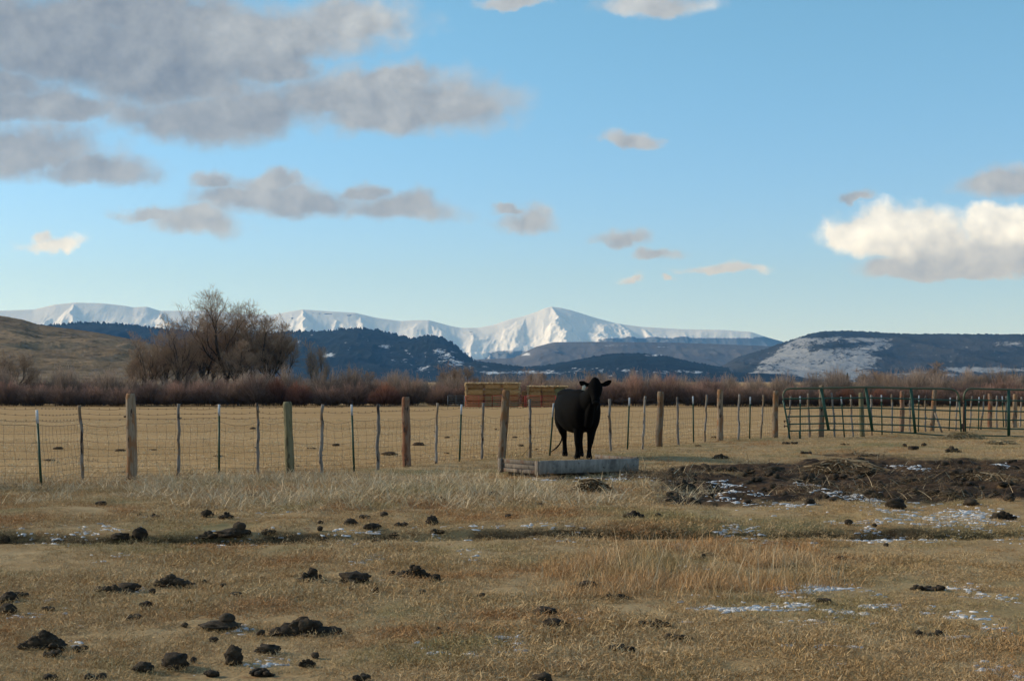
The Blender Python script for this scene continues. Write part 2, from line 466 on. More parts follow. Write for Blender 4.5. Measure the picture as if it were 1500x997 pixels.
def sample(n, y0, y1, power=1.0, xr=.40):
    """points in the view wedge, density falling with distance"""
    q = rng.uniform(0, 1, n)
    yv = (y0 ** (2 - power) + q * (y1 ** (2 - power) - y0 ** (2 - power))) ** (1 / (2 - power)) if power != 2 else y0 * (y1 / y0) ** q
    xv = rng.uniform(-1, 1, n) * (yv * xr + .8)
    return xv, yv


def onground(x, y, lift=0.): return np.stack([x, y, G(x, y) + lift], -1)


turfs = [tuft(100, .15, .036, .0042, 1.1, 100 + i, 2, .5, .12) for i in range(6)]
x, y = sample(46000, 6.5, 24, 1.1)
d = y - step_y(x)
keep = (rng.uniform(0, 1, len(x)) > mudmask(x, y) * 1.1) & ((d < -.05 - .22 * rng.uniform(0, 1, len(x)) ** 2) | (d > .05)) & (fbm(x * 2.1, y * 2.1, 3, 77) > .37)
x, y = x[keep], y[keep]
dens = fbm(x * .7, y * .7, 3, 71)
scatter('short_grass', 'short matted tan and russet dead grass covering the near pasture', onground(x, y, -.004), .30 + 1.35 * dens * (1 + .02 * y), turfs, M_turf)
x, y = sample(16000, 22, 55, 1.4)
keep = (rng.uniform(0, 1, len(x)) > mudmask(x, y) * 1.1) & (y < fence_y(x) + 1.5 + rng.uniform(0, 3, len(x)))
x, y = x[keep], y[keep]
scatter('rough_grass', 'rough tan grass growing along the foot of the wire fence', onground(x, y), .9 + rng.uniform(0, .9, len(x)), turfs, M_turf)
M_dgrass = grass_mat('ditch_shade_grass', (.07, .05, .03), (.11, .08, .045), (.06, .05, .025), (.08, .07, .03))  # dark tufts carry the step's shadow line in their colour
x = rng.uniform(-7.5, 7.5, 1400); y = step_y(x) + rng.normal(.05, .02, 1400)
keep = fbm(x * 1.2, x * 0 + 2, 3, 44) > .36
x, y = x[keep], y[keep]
scatter('ditch_grass', 'grass coloured dark as the shadow line along the edge of the shallow ditch', onground(x, y, -.01), .5 + .5 * rng.uniform(0, 1, len(x)), turfs, M_dgrass)
# stubble in the field
stub = [tuft(30, .25, .035, .012, .8, 200 + i, 2, .3, .25) for i in range(4)]
x, y = sample(7000, 24, 70, 1.4)
keep = y > fence_y(x) + 1
x, y = x[keep], y[keep]
scatter('stubble', 'golden mown stubble in the hay meadow beyond the fence', onground(x, y), .8 + rng.uniform(0, .8, len(x)), stub, M_straw)

# tall straw band between the ditch and the fence
straws = [tuft(42, .20, .23, .0080, 1.10, 300 + i, 4, .6, .45) for i in range(6)]
x, y = sample(9000, 17.0, 27, .6)
xpx = x / y * F + CX; ypx = HY + EYE / y * F
band = sstep(ypx, 690, 706) * sstep(772 - ypx, 0, 30) * sstep(940 - xpx, -60, 120) * (.25 + .75 * sstep(xpx, 120, 380))
band = np.maximum(band, .5 * sstep(ypx, 698, 716) * sstep(760 - ypx, 0, 20) * sstep(1060 - xpx, 0, 80))
nz = fbm(x * 1.1, y * 1.1, 3, 88)
keep = (rng.uniform(0, 1, len(x)) < band * sstep(nz, .34, .60)) & ~((x > -.5 - .4 * rng.uniform(0, 1, len(x))) & (x < 3) & (y > 23.3 - .6 * rng.uniform(0, 1, len(x))) & (y < 27.5))
x, y = x[keep], y[keep]
scatter('tall_straw', 'tangled tall pale straw standing in front of the fence', onground(x, y), .5 + .8 * rng.uniform(0, 1, len(x)), straws, M_straw)
# russet clump in the right foreground
rus = [tuft(44, .15, .135, .0048, .55, 400 + i, 4, .6, .2) for i in range(6)]
x, y = sample(10000, 9.5, 16, 1.0)
xpx = x / y * F + CX; ypx = HY + EYE / y * F
e = np.hypot((xpx - 1040) / 215, (ypx - 838) / 38); e2 = np.hypot((xpx - 960) / 260, (ypx - 985) / 26); e3 = np.hypot((xpx - 860) / 130, (ypx - 860) / 28)
nz = fbm(x * 1.6, y * 1.6, 3, 91)
pr = np.maximum(np.maximum(sstep(1.25 - e, 0, .6), .35 * sstep(1.2 - e2, 0, .6)), .5 * sstep(1.1 - e3, 0, .6)) * sstep(nz, .35, .6)
keep = rng.uniform(0, 1, len(x)) < pr
x, y = x[keep], y[keep]
scatter('russet_grass', 'clump of taller russet and golden grass in the right foreground', onground(x, y), .45 + .8 * rng.uniform(0, 1, len(x)), rus, M_orange)
tall = [tuft(6, .2, .36, .0055, .12, 450 + i, 4, .35, .6) for i in range(4)]
x, y = sample(900, 9, 16, 1.0)
xpx = x / y * F + CX; ypx = HY + EYE / y * F
e = np.minimum(np.hypot((xpx - 1050) / 190, (ypx - 845) / 34), np.hypot((xpx - 985) / 110, (ypx - 992) / 18))
keep = rng.uniform(0, 1, len(x)) < sstep(1.2 - e, 0, .5) * .5
x, y = x[keep], y[keep]
scatter('grass_stalks', 'thin tall seed stalks rising from the russet grass clump', onground(x, y), .5 + .6 * rng.uniform(0, 1, len(x)), tall, M_straw)
# old hay trampled into the mud on the right
hayt = [tuft(60, .35, .20, .008, 1.35, 500 + i, 3, .4, .1) for i in range(4)]
M_oldhay = grass_mat('old_hay', (.15, .095, .05), (.20, .135, .075), (.11, .07, .035), (.17, .12, .065))
x, y = sample(2600, 19, 33, .8)
keep = (mudmask(x, y) > .5) & (x > 2.0) & (fbm(x * .9, y * .9, 3, 95) > .56)
x, y = x[keep], y[keep]
scatter('trampled_hay', 'brown trampled hay lying on the churned dark soil', onground(x, y, .01), .6 + .8 * rng.uniform(0, 1, len(x)), hayt, M_oldhay, 'hay')

# ------------------------------------------------------------------ snow patches
SN = [(50, 785, 50, 7, .6), (125, 783, 40, 6, .5), (185, 772, 50, 10, .4), (60, 883, 42, 6, 1), (30, 903, 26, 4, 1), (120, 815, 12, 4, .9), (140, 824, 8, 3, 1), (245, 817, 24, 5, .7), (175, 814, 9, 3, 1), (205, 865, 14, 3, 1),
      (355, 920, 36, 4, 1), (395, 965, 40, 9, .8), (110, 945, 20, 5, .8), (290, 979, 22, 5, .9), (540, 818, 40, 7, .9), (550, 852, 14, 5, 1), (835, 915, 24, 9, 1), (812, 925, 12, 4, .9), (757, 938, 12, 5, .8), (630, 963, 9, 4, .8),
      (693, 957, 7, 3, .8), (758, 830, 9, 7, .8), (1215, 868, 62, 16, .95), (1060, 900, 60, 13, .75), (1245, 880, 60, 7, .8), (1180, 895, 90, 8, .5), (1385, 932, 14, 4, .9), (1395, 913, 16, 6, .7), (1430, 758, 110, 13, .75), (1340, 765, 60, 8, .6),
      (1150, 778, 110, 7, .7), (1270, 776, 60, 6, .8), (1060, 782, 40, 5, .7), (660, 791, 130, 3, .5), (830, 788, 80, 4, .7), (500, 790, 60, 4, .6), (355, 792, 60, 4, .5), (1090, 724, 30, 7, .9), (1060, 712, 20, 5, .7), (1195, 718, 22, 7, .9), (1250, 726, 40, 8, .8),
      (900, 704, 70, 4, .8), (800, 703, 30, 3, .8), (1330, 683, 24, 3, .8), (1470, 682, 20, 3, .8), (1160, 740, 120, 5, .35), (1320, 748, 60, 8, .5), (1020, 835, 30, 5, .3), (1130, 818, 40, 4, .6), (990, 801, 20, 4, .8), (680, 815, 30, 8, .3), (1440, 870, 50, 10, .2), (1360, 905, 120, 14, .2), (1200, 960, 60, 12, .25), (1460, 985, 40, 8, .5), (700, 940, 100, 14, .2), (130, 905, 60, 6, .2), (390, 755, 40, 4, .3), (1060, 735, 30, 4, .5)]
mb = MB()
kk = 9; ang = np.arange(kk) * 2 * np.pi / kk
for (px, py, rx, ry, dn) in SN:
    dn = dn * (.28 if py < 860 or px < 500 else 1.0) * (1.5 if px > 1050 else 1)
    cx, cy = hit(px, py); wx = rx / F * cy; wy = ry * cy * cy / (EYE * F)
    n = int(min(1100, 130 * dn * wx * wy / .035 + 14))
    for i in range(n):
        a = random.uniform(0, 6.283); q = random.random() ** .7 * random.uniform(.7, 1.35)
        x0 = cx + wx * q * math.cos(a); y0 = cy + wy * q * 1.7 * math.sin(a)
        if fbm(np.array([x0 * 3.3]), np.array([y0 * 3.3]), 2, 61)[0] < .52: continue
        rr = random.uniform(.003, .008) * (1 + .02 * cy) * random.choice((.6, 1, 1.4))
        rad = rr * (1 + .8 * np.array([random.uniform(-1, 1) for _ in range(kk)])) 
        st = random.uniform(1.3, 5); an = random.uniform(-.5, .5)
        gx = rad * np.cos(ang) * st; gy = rad * np.sin(ang)
        gx, gy = gx * math.cos(an) - gy * math.sin(an), gx * math.sin(an) + gy * math.cos(an)
        zz = float(G(x0, y0)) + random.uniform(-.004, .013)
        V = np.concatenate([np.stack([x0 + gx, y0 + gy, np.full(kk, zz - .014)], -1), np.stack([x0 + gx * .7, y0 + gy * .7, np.full(kk, zz)], -1), [[x0, y0, zz + .002]]])
        i0 = np.arange(kk); i1 = (i0 + 1) % kk
        mb.add(V, [np.stack([i0, i1, i1 + kk, i0 + kk], -1), np.stack([i0 + kk, i1 + kk, np.full(kk, 2 * kk)], -1)])
M_snow, t, b = material('old_snow', .7, .3)
t.l.new(t.mix(t.noise(t.pos(), 30, 3), (.56, .56, .57), (.74, .735, .72)), b.inputs['Base Color'])
tag(mb.build('snow_patches', M_snow, smooth=True), 'thin broken patches of old snow caught in the grass', 'snow', kind='stuff')

# ------------------------------------------------------------------ label helpers
POSTX = [61, 122, 193, 261, 321, 378, 425, 471, 519, 553, 596, 639, 673, 705, 734, 776, 805, 895, 919, 941, 965, 994, 1016, 1032, 1055, 1082, 1098, 1114, 1135]
ORD = ['first', 'second', 'third', 'fourth', 'fifth', 'sixth', 'seventh', 'eighth', 'ninth', 'tenth', 'eleventh', 'twelfth', 'thirteenth', 'fourteenth', 'fifteenth', 'sixteenth', 'seventeenth', 'eighteenth', 'nineteenth', 'twentieth', 'twenty-first', 'twenty-second', 'twenty-third', 'twenty-fourth', 'twenty-fifth', 'twenty-sixth', 'twenty-seventh', 'twenty-eighth', 'twenty-ninth']


def bypost(px):
    if px < 0: return 'beyond the left picture edge'
    if px > 1500: return 'beyond the right picture edge'
    if px > 1150:
        k = int((px - 1150) // 44)
        return ['at the left end of the first gate', 'left of the first upright of the left gate', 'just right of the first upright of the left gate', 'by the second upright of the left gate', 'between second and third uprights of the left gate', 'just right of the third upright of the left gate', 'above the joint of the gates', 'right of the upright in the right gate'][min(k, 7)]
    i = int(np.argmin([abs(px - q) for q in POSTX])); dx = px - POSTX[i]
    side = 'in line with' if abs(dx) < 6 else ('just left of' if dx < 0 else 'just right of')
    return f'{side} the {ORD[i]} fence post from the left'


ANCH = [(447, 918, 'the widest dung heap'), (252, 850, 'the crumbly dung heap'), (342, 776, 'the ball topped dung heap'), (64, 937, 'the big black heap at lower left'), (342, 961, 'the upright boulder like clod'), (257, 968, 'the fat creased clod'), (606, 837, 'the cluster of dung balls'), (811, 914, 'the clod at the bright snow spot'),
        (1040, 838, 'the russet grass clump'), (1208, 881, 'the clod in the largest snow patch'), (205, 782, 'the tall knobbly clod'), (633, 763, 'the pointed brown clod'), (840, 690, 'the feed trough'), (1000, 713, 'the big black heap on the churned soil'), (1310, 738, 'the clod fronting the churned soil'), (1180, 702, 'the black ridge under the hay'), (1395, 658, 'the knobbly heap below the gate joint'), (1330, 705, 'the lumps right on the churned soil'), (1420, 690, 'the lumps far right on the churned soil'), (928, 753, 'the ragged pile left of the churned soil'), (1468, 754, 'the heap at the right picture edge'), (520, 846, 'the mossy dried mound'), (13, 876, 'the clods at the left edge')]
SMALL = []


def label_small():
    byk = {}
    for (o, px, py, base) in SMALL:
        a = min(ANCH, key=lambda q: math.hypot(px - q[0], (py - q[1]) * 2)); dx = px - a[0]; dy = (py - a[1]) * 2
        dr_ = ('left of' if dx < 0 else 'right of') if abs(dx) > abs(dy) else ('behind' if dy < 0 else 'in front of')
        byk.setdefault((dr_, a[2], base), []).append((math.hypot(dx, dy), o))
    for (dr_, nm, base), L_ in byk.items():
        for i, (_, o) in enumerate(sorted(L_, key=lambda q: q[0])):
            o['label'] = f'{base} {dr_} {nm}' if len(L_) == 1 else (f'{"nearest" if i == 0 else ORD[i] + " nearest"} {base} {dr_} {nm}')


# ------------------------------------------------------------------ dung
M_dung, t, b = material('dung', .85, .25)
o_ = t.obj(); r = t.rnd()
dc = t.mix(t.ss(t.noise(t.pos(), 14, 4, .6), .35, .7), (.022, .016, .010), (.075, .052, .030))
dc = t.mix(t.m('MULTIPLY', t.ss(r, .6, 1.0), .5), dc, (.09, .065, .04))
t.l.new(dc, b.inputs['Base Color'])
bump(t, b, t.noise(t.pos(), 60, 4, .7), 1.0, .02)


def ico(sub):
    bm = bmesh.new(); bmesh.ops.create_icosphere(bm, subdivisions=sub, radius=1); bm.verts.index_update()
    V = np.array([v.co[:] for v in bm.verts]); Fc = np.array([[v.index for v in f.verts] for f in bm.faces]); bm.free(); return V, Fc


ICO = {2: ico(2), 3: ico(3)}


def lump(mb, c, rx, ry, rz, sub=3, seed=0, amt=.36, freq=2.2, mi=0):
    V, Fc = ICO[sub]
    n = fbm(V[:, 0] * freq + seed * 3.1, V[:, 1] * freq + V[:, 2] * freq * 1.7 + seed, 3, 5) - .5
    n += .5 * (fbm(V[:, 0] * 5 + seed, V[:, 2] * 5 - V[:, 1] * 4, 2, 8) - .5)
    if amt > .2: n += .42 * (fbm(V[:, 0] * 9 + seed, V[:, 2] * 9 + V[:, 1] * 8, 2, 18) - .5)
    W_ = V * (1 + amt * 2 * n)[:, None] * np.array([rx, ry, rz]) + np.array(c)
    mb.add(W_, [Fc], mi)


def dung(px, py, wpx, hpx, style='pile', label=None, mat=None, name='dung_pile', cat='dung', group=None):
    x0, y0 = hit(px, py + hpx * .42)
    s = y0 / F; wx = wpx * s; wx *= .94; hz = hpx * s * .98
    mb = MB(); sd_ = random.randint(0, 9999); rr = random.Random(sd_)
    sub = 3 if wpx > 14 else 2
    if style == 'clod':
        lump(mb, (0, 0, hz * .40), wx * .5, wx * .42, hz * .55, sub, sd_)
        if wpx > 12: lump(mb, (wx * rr.uniform(-.3, .3), -wx * .2, hz * .2), wx * .28, wx * .3, hz * .3, 2, sd_ + 1)
    elif style == 'flat':
        for i in range(5): lump(mb, (wx * (-.4 + .2 * i), wx * rr.uniform(-.15, .15), hz * .1), wx * rr.uniform(.12, .22), wx * .15, hz * rr.uniform(.3, .55), 2, sd_ + i, .4)
    elif style == 'ball':      # low base with a round ball on top
        lump(mb, (0, 0, hz * .2), wx * .5, wx * .4, hz * .3, 3, sd_)
        lump(mb, (wx * .18, 0, hz * .62), wx * .2, wx * .2, hz * .34, 3, sd_ + 1, .12)
        for i in range(3): lump(mb, (wx * rr.uniform(-.5, .1), wx * rr.uniform(-.2, .2), hz * .2), wx * .16, wx * .16, hz * .22, 2, sd_ + 2 + i)
    else:
        n = max(5, int(wpx / 4.2))
        for i in range(n):
            f = (i + .5) / n * 2 - 1 + rr.uniform(-.1, .1); hh = hz * (1 - abs(f) ** 1.6) * rr.uniform(.55, 1.0) + hz * .12
            q = wx * rr.uniform(.07, .13)
            lump(mb, (f * wx * .46, rr.uniform(-.16, .06) * wx, max(0, hh - q * 1.1)), q * rr.uniform(1, 1.4), q, q * rr.uniform(.8, 1.1), 2 if wpx < 50 else 3, sd_ + i, .3)
            lump(mb, (f * wx * .44, rr.uniform(-.1, .1) * wx, hh * .3), q * 1.5, q * 1.4, hh * .55, 2, sd_ + i + 50, .35)
    if wpx > 14 and name == 'dung_pile':
        for i in range(rr.randint(5, 11)):
            q = rr.uniform(.008, .022) * (1 + .03 * y0); a = rr.uniform(0, 6.28)
            lump(mb, (math.cos(a) * wx * rr.uniform(.34, .5), math.sin(a) * wx * rr.uniform(.2, .34), q * .5 + .006), q, q, q * .7, 2, sd_ + 90 + i, .4)
        lump(mb, (0, 0, .002), wx * .48, wx * .26, .010, 3, sd_ + 200, .12)
    o = mb.build(name, mat or M_dung, smooth=True)
    o.location = (x0, y0, float(G(x0, y0)) + (.006 if name == 'dung_pile' else -.004))
    if not label: SMALL.append((o, px, py, 'small dark clod' if wpx < 16 else 'low dung pat'))
    tag(o, label or ('small dark dung clod lying on the short dry grass' if wpx < 16 else 'low brown dung pat lying in the dry grass'), cat, group or ('dung clods scattered over the pasture' if wpx < 16 else 'dung pats scattered over the pasture'))
    return o


DN = [(252, 850, 58, 18, 'pile', 'wide crumbly dung heap just left of three small clods, left foreground'), (165, 863, 62, 12, 'pile', 'long low string of dung lumps left of the crumbly heap'),
      (190, 860, 30, 13, 'clod', 'rounded lump at the right end of the long low dung string'), (223, 866, 12, 8, 'clod'), (299, 852, 9, 6, 'clod'), (327, 857, 10, 5, 'clod'), (347, 871, 17, 7, 'clod', 'flattish dark clod right of the crumbly dung heap beside a bit of snow'),
      (176, 786, 27, 11, 'clod', 'low dark dung mound just left of the tall knobbly clod on the ditch edge'), (205, 782, 24, 18, 'clod', 'tall knobbly dark clod standing on the far edge of the ditch'),
      (342, 776, 52, 22, 'ball', 'dung heap topped by a round ball above the ditch'), (305, 783, 30, 10, 'pile', 'low ragged dung pat left of the ball topped heap'), (392, 779, 19, 8, 'clod', 'small pointed dung mound right of the ball topped heap'),
      (303, 752, 16, 11, 'clod', 'dark upright clod at the edge of the straw, left one of a pair'), (331, 755, 24, 10, 'pile', 'ragged clod at the edge of the straw, right one of a pair'), (148, 737, 15, 6, 'clod'), (367, 726, 36, 5, 'flat', 'thin dark dung streak in the pale straw'),
      (216, 755, 34, 4, 'flat', 'long thin dark pat at the front edge of the left straw'), (470, 765, 10, 6, 'clod'), (469, 774, 9, 8, 'clod'), (476, 789, 10, 7, 'clod'), (403, 788, 9, 5, 'clod'), (9, 791, 12, 10, 'clod'),
      (13, 876, 26, 15, 'clod', 'dark clod at the left picture edge, farther of two beside snow'), (32, 872, 17, 7, 'flat'), (11, 893, 27, 15, 'clod', 'dark rounded clod at the left picture edge, nearer of two beside snow'), (71, 892, 16, 5, 'clod'), (216, 886, 18, 10, 'clod', 'dome shaped dung clod alone below the crumbly heap'),
      (278, 883, 10, 6, 'clod'), (193, 906, 22, 6, 'flat'), (322, 911, 62, 24, 'ball', 'sprawling dung heap with a smooth ball on its right end'), (271, 916, 11, 7, 'clod'), (382, 927, 14, 9, 'clod'), (447, 918, 96, 24, 'pile', 'widest dung heap, many dark balls strung across the left foreground'),
      (313, 937, 13, 8, 'clod'), (64, 937, 64, 24, 'pile', 'big black dung heap with snow at its right in the lower left corner'), (75, 957, 26, 10, 'flat', 'flat brown pat just in front of the big black heap'), (117, 951, 17, 8, 'clod', 'small clod between the big black heap and its snow'),
      (392, 951, 36, 13, 'clod', 'grey brown double dung mound behind the upright boulder like clod'), (257, 968, 40, 24, 'clod', 'fat rounded dung clod with deep creases near the bottom edge'), (283, 967, 12, 8, 'clod'), (342, 961, 28, 27, 'clod', 'upright boulder like dung clod near the bottom edge'),
      (209, 977, 28, 14, 'clod', 'low smooth dung clod left of the fat creased one'), (450, 971, 26, 12, 'pile', 'small dung lump with a knob standing on its right side'), (462, 960, 13, 9, 'clod'), (385, 985, 34, 11, 'pile', 'dark crumbly pat at the bottom edge beside snow'), (311, 988, 19, 6, 'flat'), (140, 993, 28, 8, 'flat'), (75, 995, 15, 6, 'clod'),
      (633, 763, 18, 14, 'clod', 'pointed brown clod in the grass between straw and ditch'), (545, 771, 28, 9, 'clod', 'broad dark pat between the straw and the ditch, left of the pointed clod'), (513, 765, 19, 9, 'clod', 'slanting dark clod at the straw edge'), (562, 753, 14, 7, 'clod'), (535, 757, 16, 5, 'flat'), (587, 768, 20, 6, 'flat'), (641, 778, 18, 6, 'flat'), (577, 783, 13, 7, 'clod'),
      (744, 756, 11, 6, 'clod'), (792, 739, 9, 5, 'clod'), (724, 724, 15, 9, 'clod'), (643, 731, 22, 9, 'pile', 'brown tufted clod inside the pale straw'), (928, 753, 36, 12, 'pile', 'ragged dark dung pile between ditch and churned soil'), (964, 754, 10, 5, 'clod'),
      (457, 843, 42, 19, 'pile', 'pale brown dried dung heap left of a snow patch'), (520, 846, 44, 18, 'clod', 'mossy brown dried dung mound left of the ball cluster'), (606, 837, 50, 20, 'pile', 'cluster of black dung balls in the middle foreground'), (638, 847, 16, 12, 'clod', 'single round dung ball at the right end of the cluster'), (574, 840, 11, 8, 'clod'),
      (513, 863, 10, 5, 'clod'), (551, 865, 10, 9, 'clod'), (618, 867, 12, 7, 'clod'), (705, 872, 13, 7, 'clod'), (798, 895, 33, 12, 'clod', 'broad dark clod above the bright snow spot'), (811, 914, 36, 15, 'clod', 'dark dung clod touching the bright snow spot'),
      (860, 858, 28, 14, 'clod', 'blocky brown clod in front of the russet grass'), (905, 874, 34, 9, 'pile', 'brown crumbled dung in the russet grass'), (643, 923, 8, 8, 'clod'), (913, 951, 40, 7, 'flat', 'flat dark pat, lowest of three flat pats right of centre'), (960, 914, 44, 7, 'flat', 'flat dark pat, highest of three flat pats right of centre'), (990, 934, 34, 6, 'flat', 'flat dark pat, rightmost of three flat pats right of centre'),
      (528, 994, 22, 7, 'clod', 'dark clod cut by the bottom edge left of centre'), (793, 994, 30, 14, 'clod', 'dark pointed clod cut by the bottom edge near the centre'), (1208, 881, 18, 8, 'clod', 'dark clod sitting in the largest snow patch'), (1359, 928, 40, 9, 'flat', 'long flat dung pat with snow at its right end'),
      (1165, 805, 10, 6, 'clod'), (1233, 818, 14, 7, 'clod'), (1298, 798, 9, 5, 'clod'), (1161, 828, 9, 6, 'clod'), (1104, 808, 11, 7, 'clod'), (1116, 810, 12, 4, 'flat'), (1030, 815, 8, 8, 'clod'), (1243, 765, 13, 8, 'clod'), (1310, 738, 30, 16, 'clod', 'dark clod at the front edge of the churned soil'),
      (1422, 736, 22, 10, 'clod', 'rounded dark clod right of the churned soil edge'), (1468, 754, 40, 16, 'pile', 'dark dung heap on the snowy grass at the right picture edge'), (1281, 769, 9, 5, 'clod'), (1360, 860, 52, 8, 'flat', 'low brown dung mat right of the largest snow patch'),
      (1010, 934, 12, 5, 'flat'), (1378, 923, 12, 4, 'flat'),
      (1000, 713, 52, 24, 'pile', 'big black dung heap at the left front of the churned soil'), (1045, 716, 34, 12, 'pile', 'lower black heap right of the big one on the churned soil'), (1180, 702, 60, 20, 'pile', 'black dung ridge under trampled hay on the churned soil'), (1135, 690, 34, 14, 'clod', 'dark mound behind the black ridge on the churned soil'), (1055, 668, 26, 8, 'pile', 'dark clods on the far edge of the churned soil behind the big heap'),
      (1240, 680, 40, 10, 'pile', 'dark lumps in the middle of the churned soil'), (1330, 705, 50, 12, 'pile', 'dark lumps on the right half of the churned soil'), (1420, 690, 46, 10, 'pile', 'dark lumps on the far right of the churned soil'), (1270, 722, 28, 9, 'clod'), (1390, 722, 30, 8, 'clod'),
      (1325, 652, 7, 5, 'clod'), (1338, 656, 16, 6, 'clod'), (1353, 651, 9, 5, 'clod'), (1395, 658, 26, 9, 'pile', 'knobbly dark heap in the green grass below the gate joint'), (1157, 648, 22, 5, 'flat'), (1238, 650, 14, 4, 'flat'), (1270, 666, 30, 6, 'flat'), (1180, 662, 16, 5, 'flat')]
for rec in DN: dung(*rec)
for (px, py) in [(rng.uniform(965, 1500), rng.uniform(668, 740)) for _ in range(110)]:
    if mudmask(*hit(px, py)) > .5: dung(px, py, random.uniform(8, 17), random.uniform(5, 9), 'clod', group='clods on the churned soil')
label_small()
# molehills on the meadow
M_soil, t, b = material('dark_soil', .95, .1)
t.l.new(t.mix(t.noise(t.pos(), 8, 3), (.05, .032, .018), (.10, .062, .034)), b.inputs['Base Color'])
for (px, py, wp, hp) in [(370, 627, 10, 3), (492, 651, 13, 4), (456, 656, 15, 2), (570, 664, 24, 5), (613, 650, 18, 5), (726, 628, 4, 2), (654, 663, 8, 2), (754, 640, 8, 3), (763, 652, 11, 3), (184, 610, 6, 3), (86, 656, 15, 4), (73, 673, 18, 2), (176, 659, 16, 3), (224, 658, 12, 2), (320, 667, 15, 2), (437, 682, 6, 2), (1045, 640, 8, 3), (786, 657, 5, 2), (655, 640, 9, 2), (1023, 652, 10, 2)]:
    dung(px, py, wp, hp * 1.1, 'clod', 'dark soil mound on the meadow ' + bypost(px), M_soil, 'molehill', 'molehill', 'molehills on the meadow')

# ------------------------------------------------------------------ fence
def wood_mat(name, pale, mid, dark, orange):
    m, t, b = material(name, .85, .15)
    o = t.obj(); r = t.rnd()
    rv = t.new('ShaderNodeCombineXYZ'); t.put(rv.inputs[0], t.m('MULTIPLY', r, 40)); t.put(rv.inputs[1], t.m('MULTIPLY', r, 17)); t.put(rv.inputs[2], t.m('MULTIPLY', r, 9))
    p = t.vm('ADD', o, rv.outputs[0])
    st = t.noise(t.mapv(p, (1, 1, .07)), 38, 5, .65); bl = t.noise(t.mapv(p, (1, 1, .35)), 7, 4, .6)
    c = t.mix(t.ss(st, .35, .68), mid, pale)
    c = t.mix(t.ss(bl, .50, .60), c, orange)
    c = t.mix(t.ss(t.noise(t.mapv(p, (1, 1, .3)), 12, 4, .6), .56, .64), c, dark)
    c = t.mix(t.m('MULTIPLY', t.ss(st, .62, .7), .7), c, dark)
    c = t.mix(1.0, c, t.mix(r, (.8, .8, .8), (1.2, 1.2, 1.2)), 'MULTIPLY')
    t.l.new(c, b.inputs['Base Color']); bump(t, b, st, .6, .01)
    return m


M_post = wood_mat('weathered_post_wood', (.28, .215, .15), (.18, .13, .085), (.045, .032, .025), (.22, .115, .055))
M_red = wood_mat('reddish_post_wood', (.25, .17, .115), (.16, .09, .058), (.035, .024, .02), (.17, .075, .04))
M_olive = wood_mat('treated_post_wood', (.22, .20, .12), (.15, .135, .075), (.08, .07, .04), (.17, .15, .08))
M_stay = wood_mat('grey_branch_wood', (.29, .26, .23), (.18, .155, .13), (.045, .035, .03), (.22, .15, .09))
M_tgreen, t, b = material('green_steel', .5, .4)
t.l.new(t.mix(t.ss(t.noise(t.pos(), 30, 3), .55, .7), (.012, .05, .026), (.03, .055, .03)), b.inputs['Base Color'])
M_twhite, t, b = material('white_tip_paint', .6, .3)
t.l.new(t.mix(t.noise(t.pos(), 30, 3), (.38, .40, .42), (.55, .58, .60)), b.inputs['Base Color'])
M_wire, t, b = material('rusty_wire', .7, .3); b.inputs['Base Color'].default_value = (.07, .055, .045, 1); b.inputs['Metallic'].default_value = .2

fence = empty('wire_fence', (0, 27, 0), 'long stock fence of wooden and steel posts with woven wire behind the cow', 'fence')
FP = []   # world positions of posts for the wires


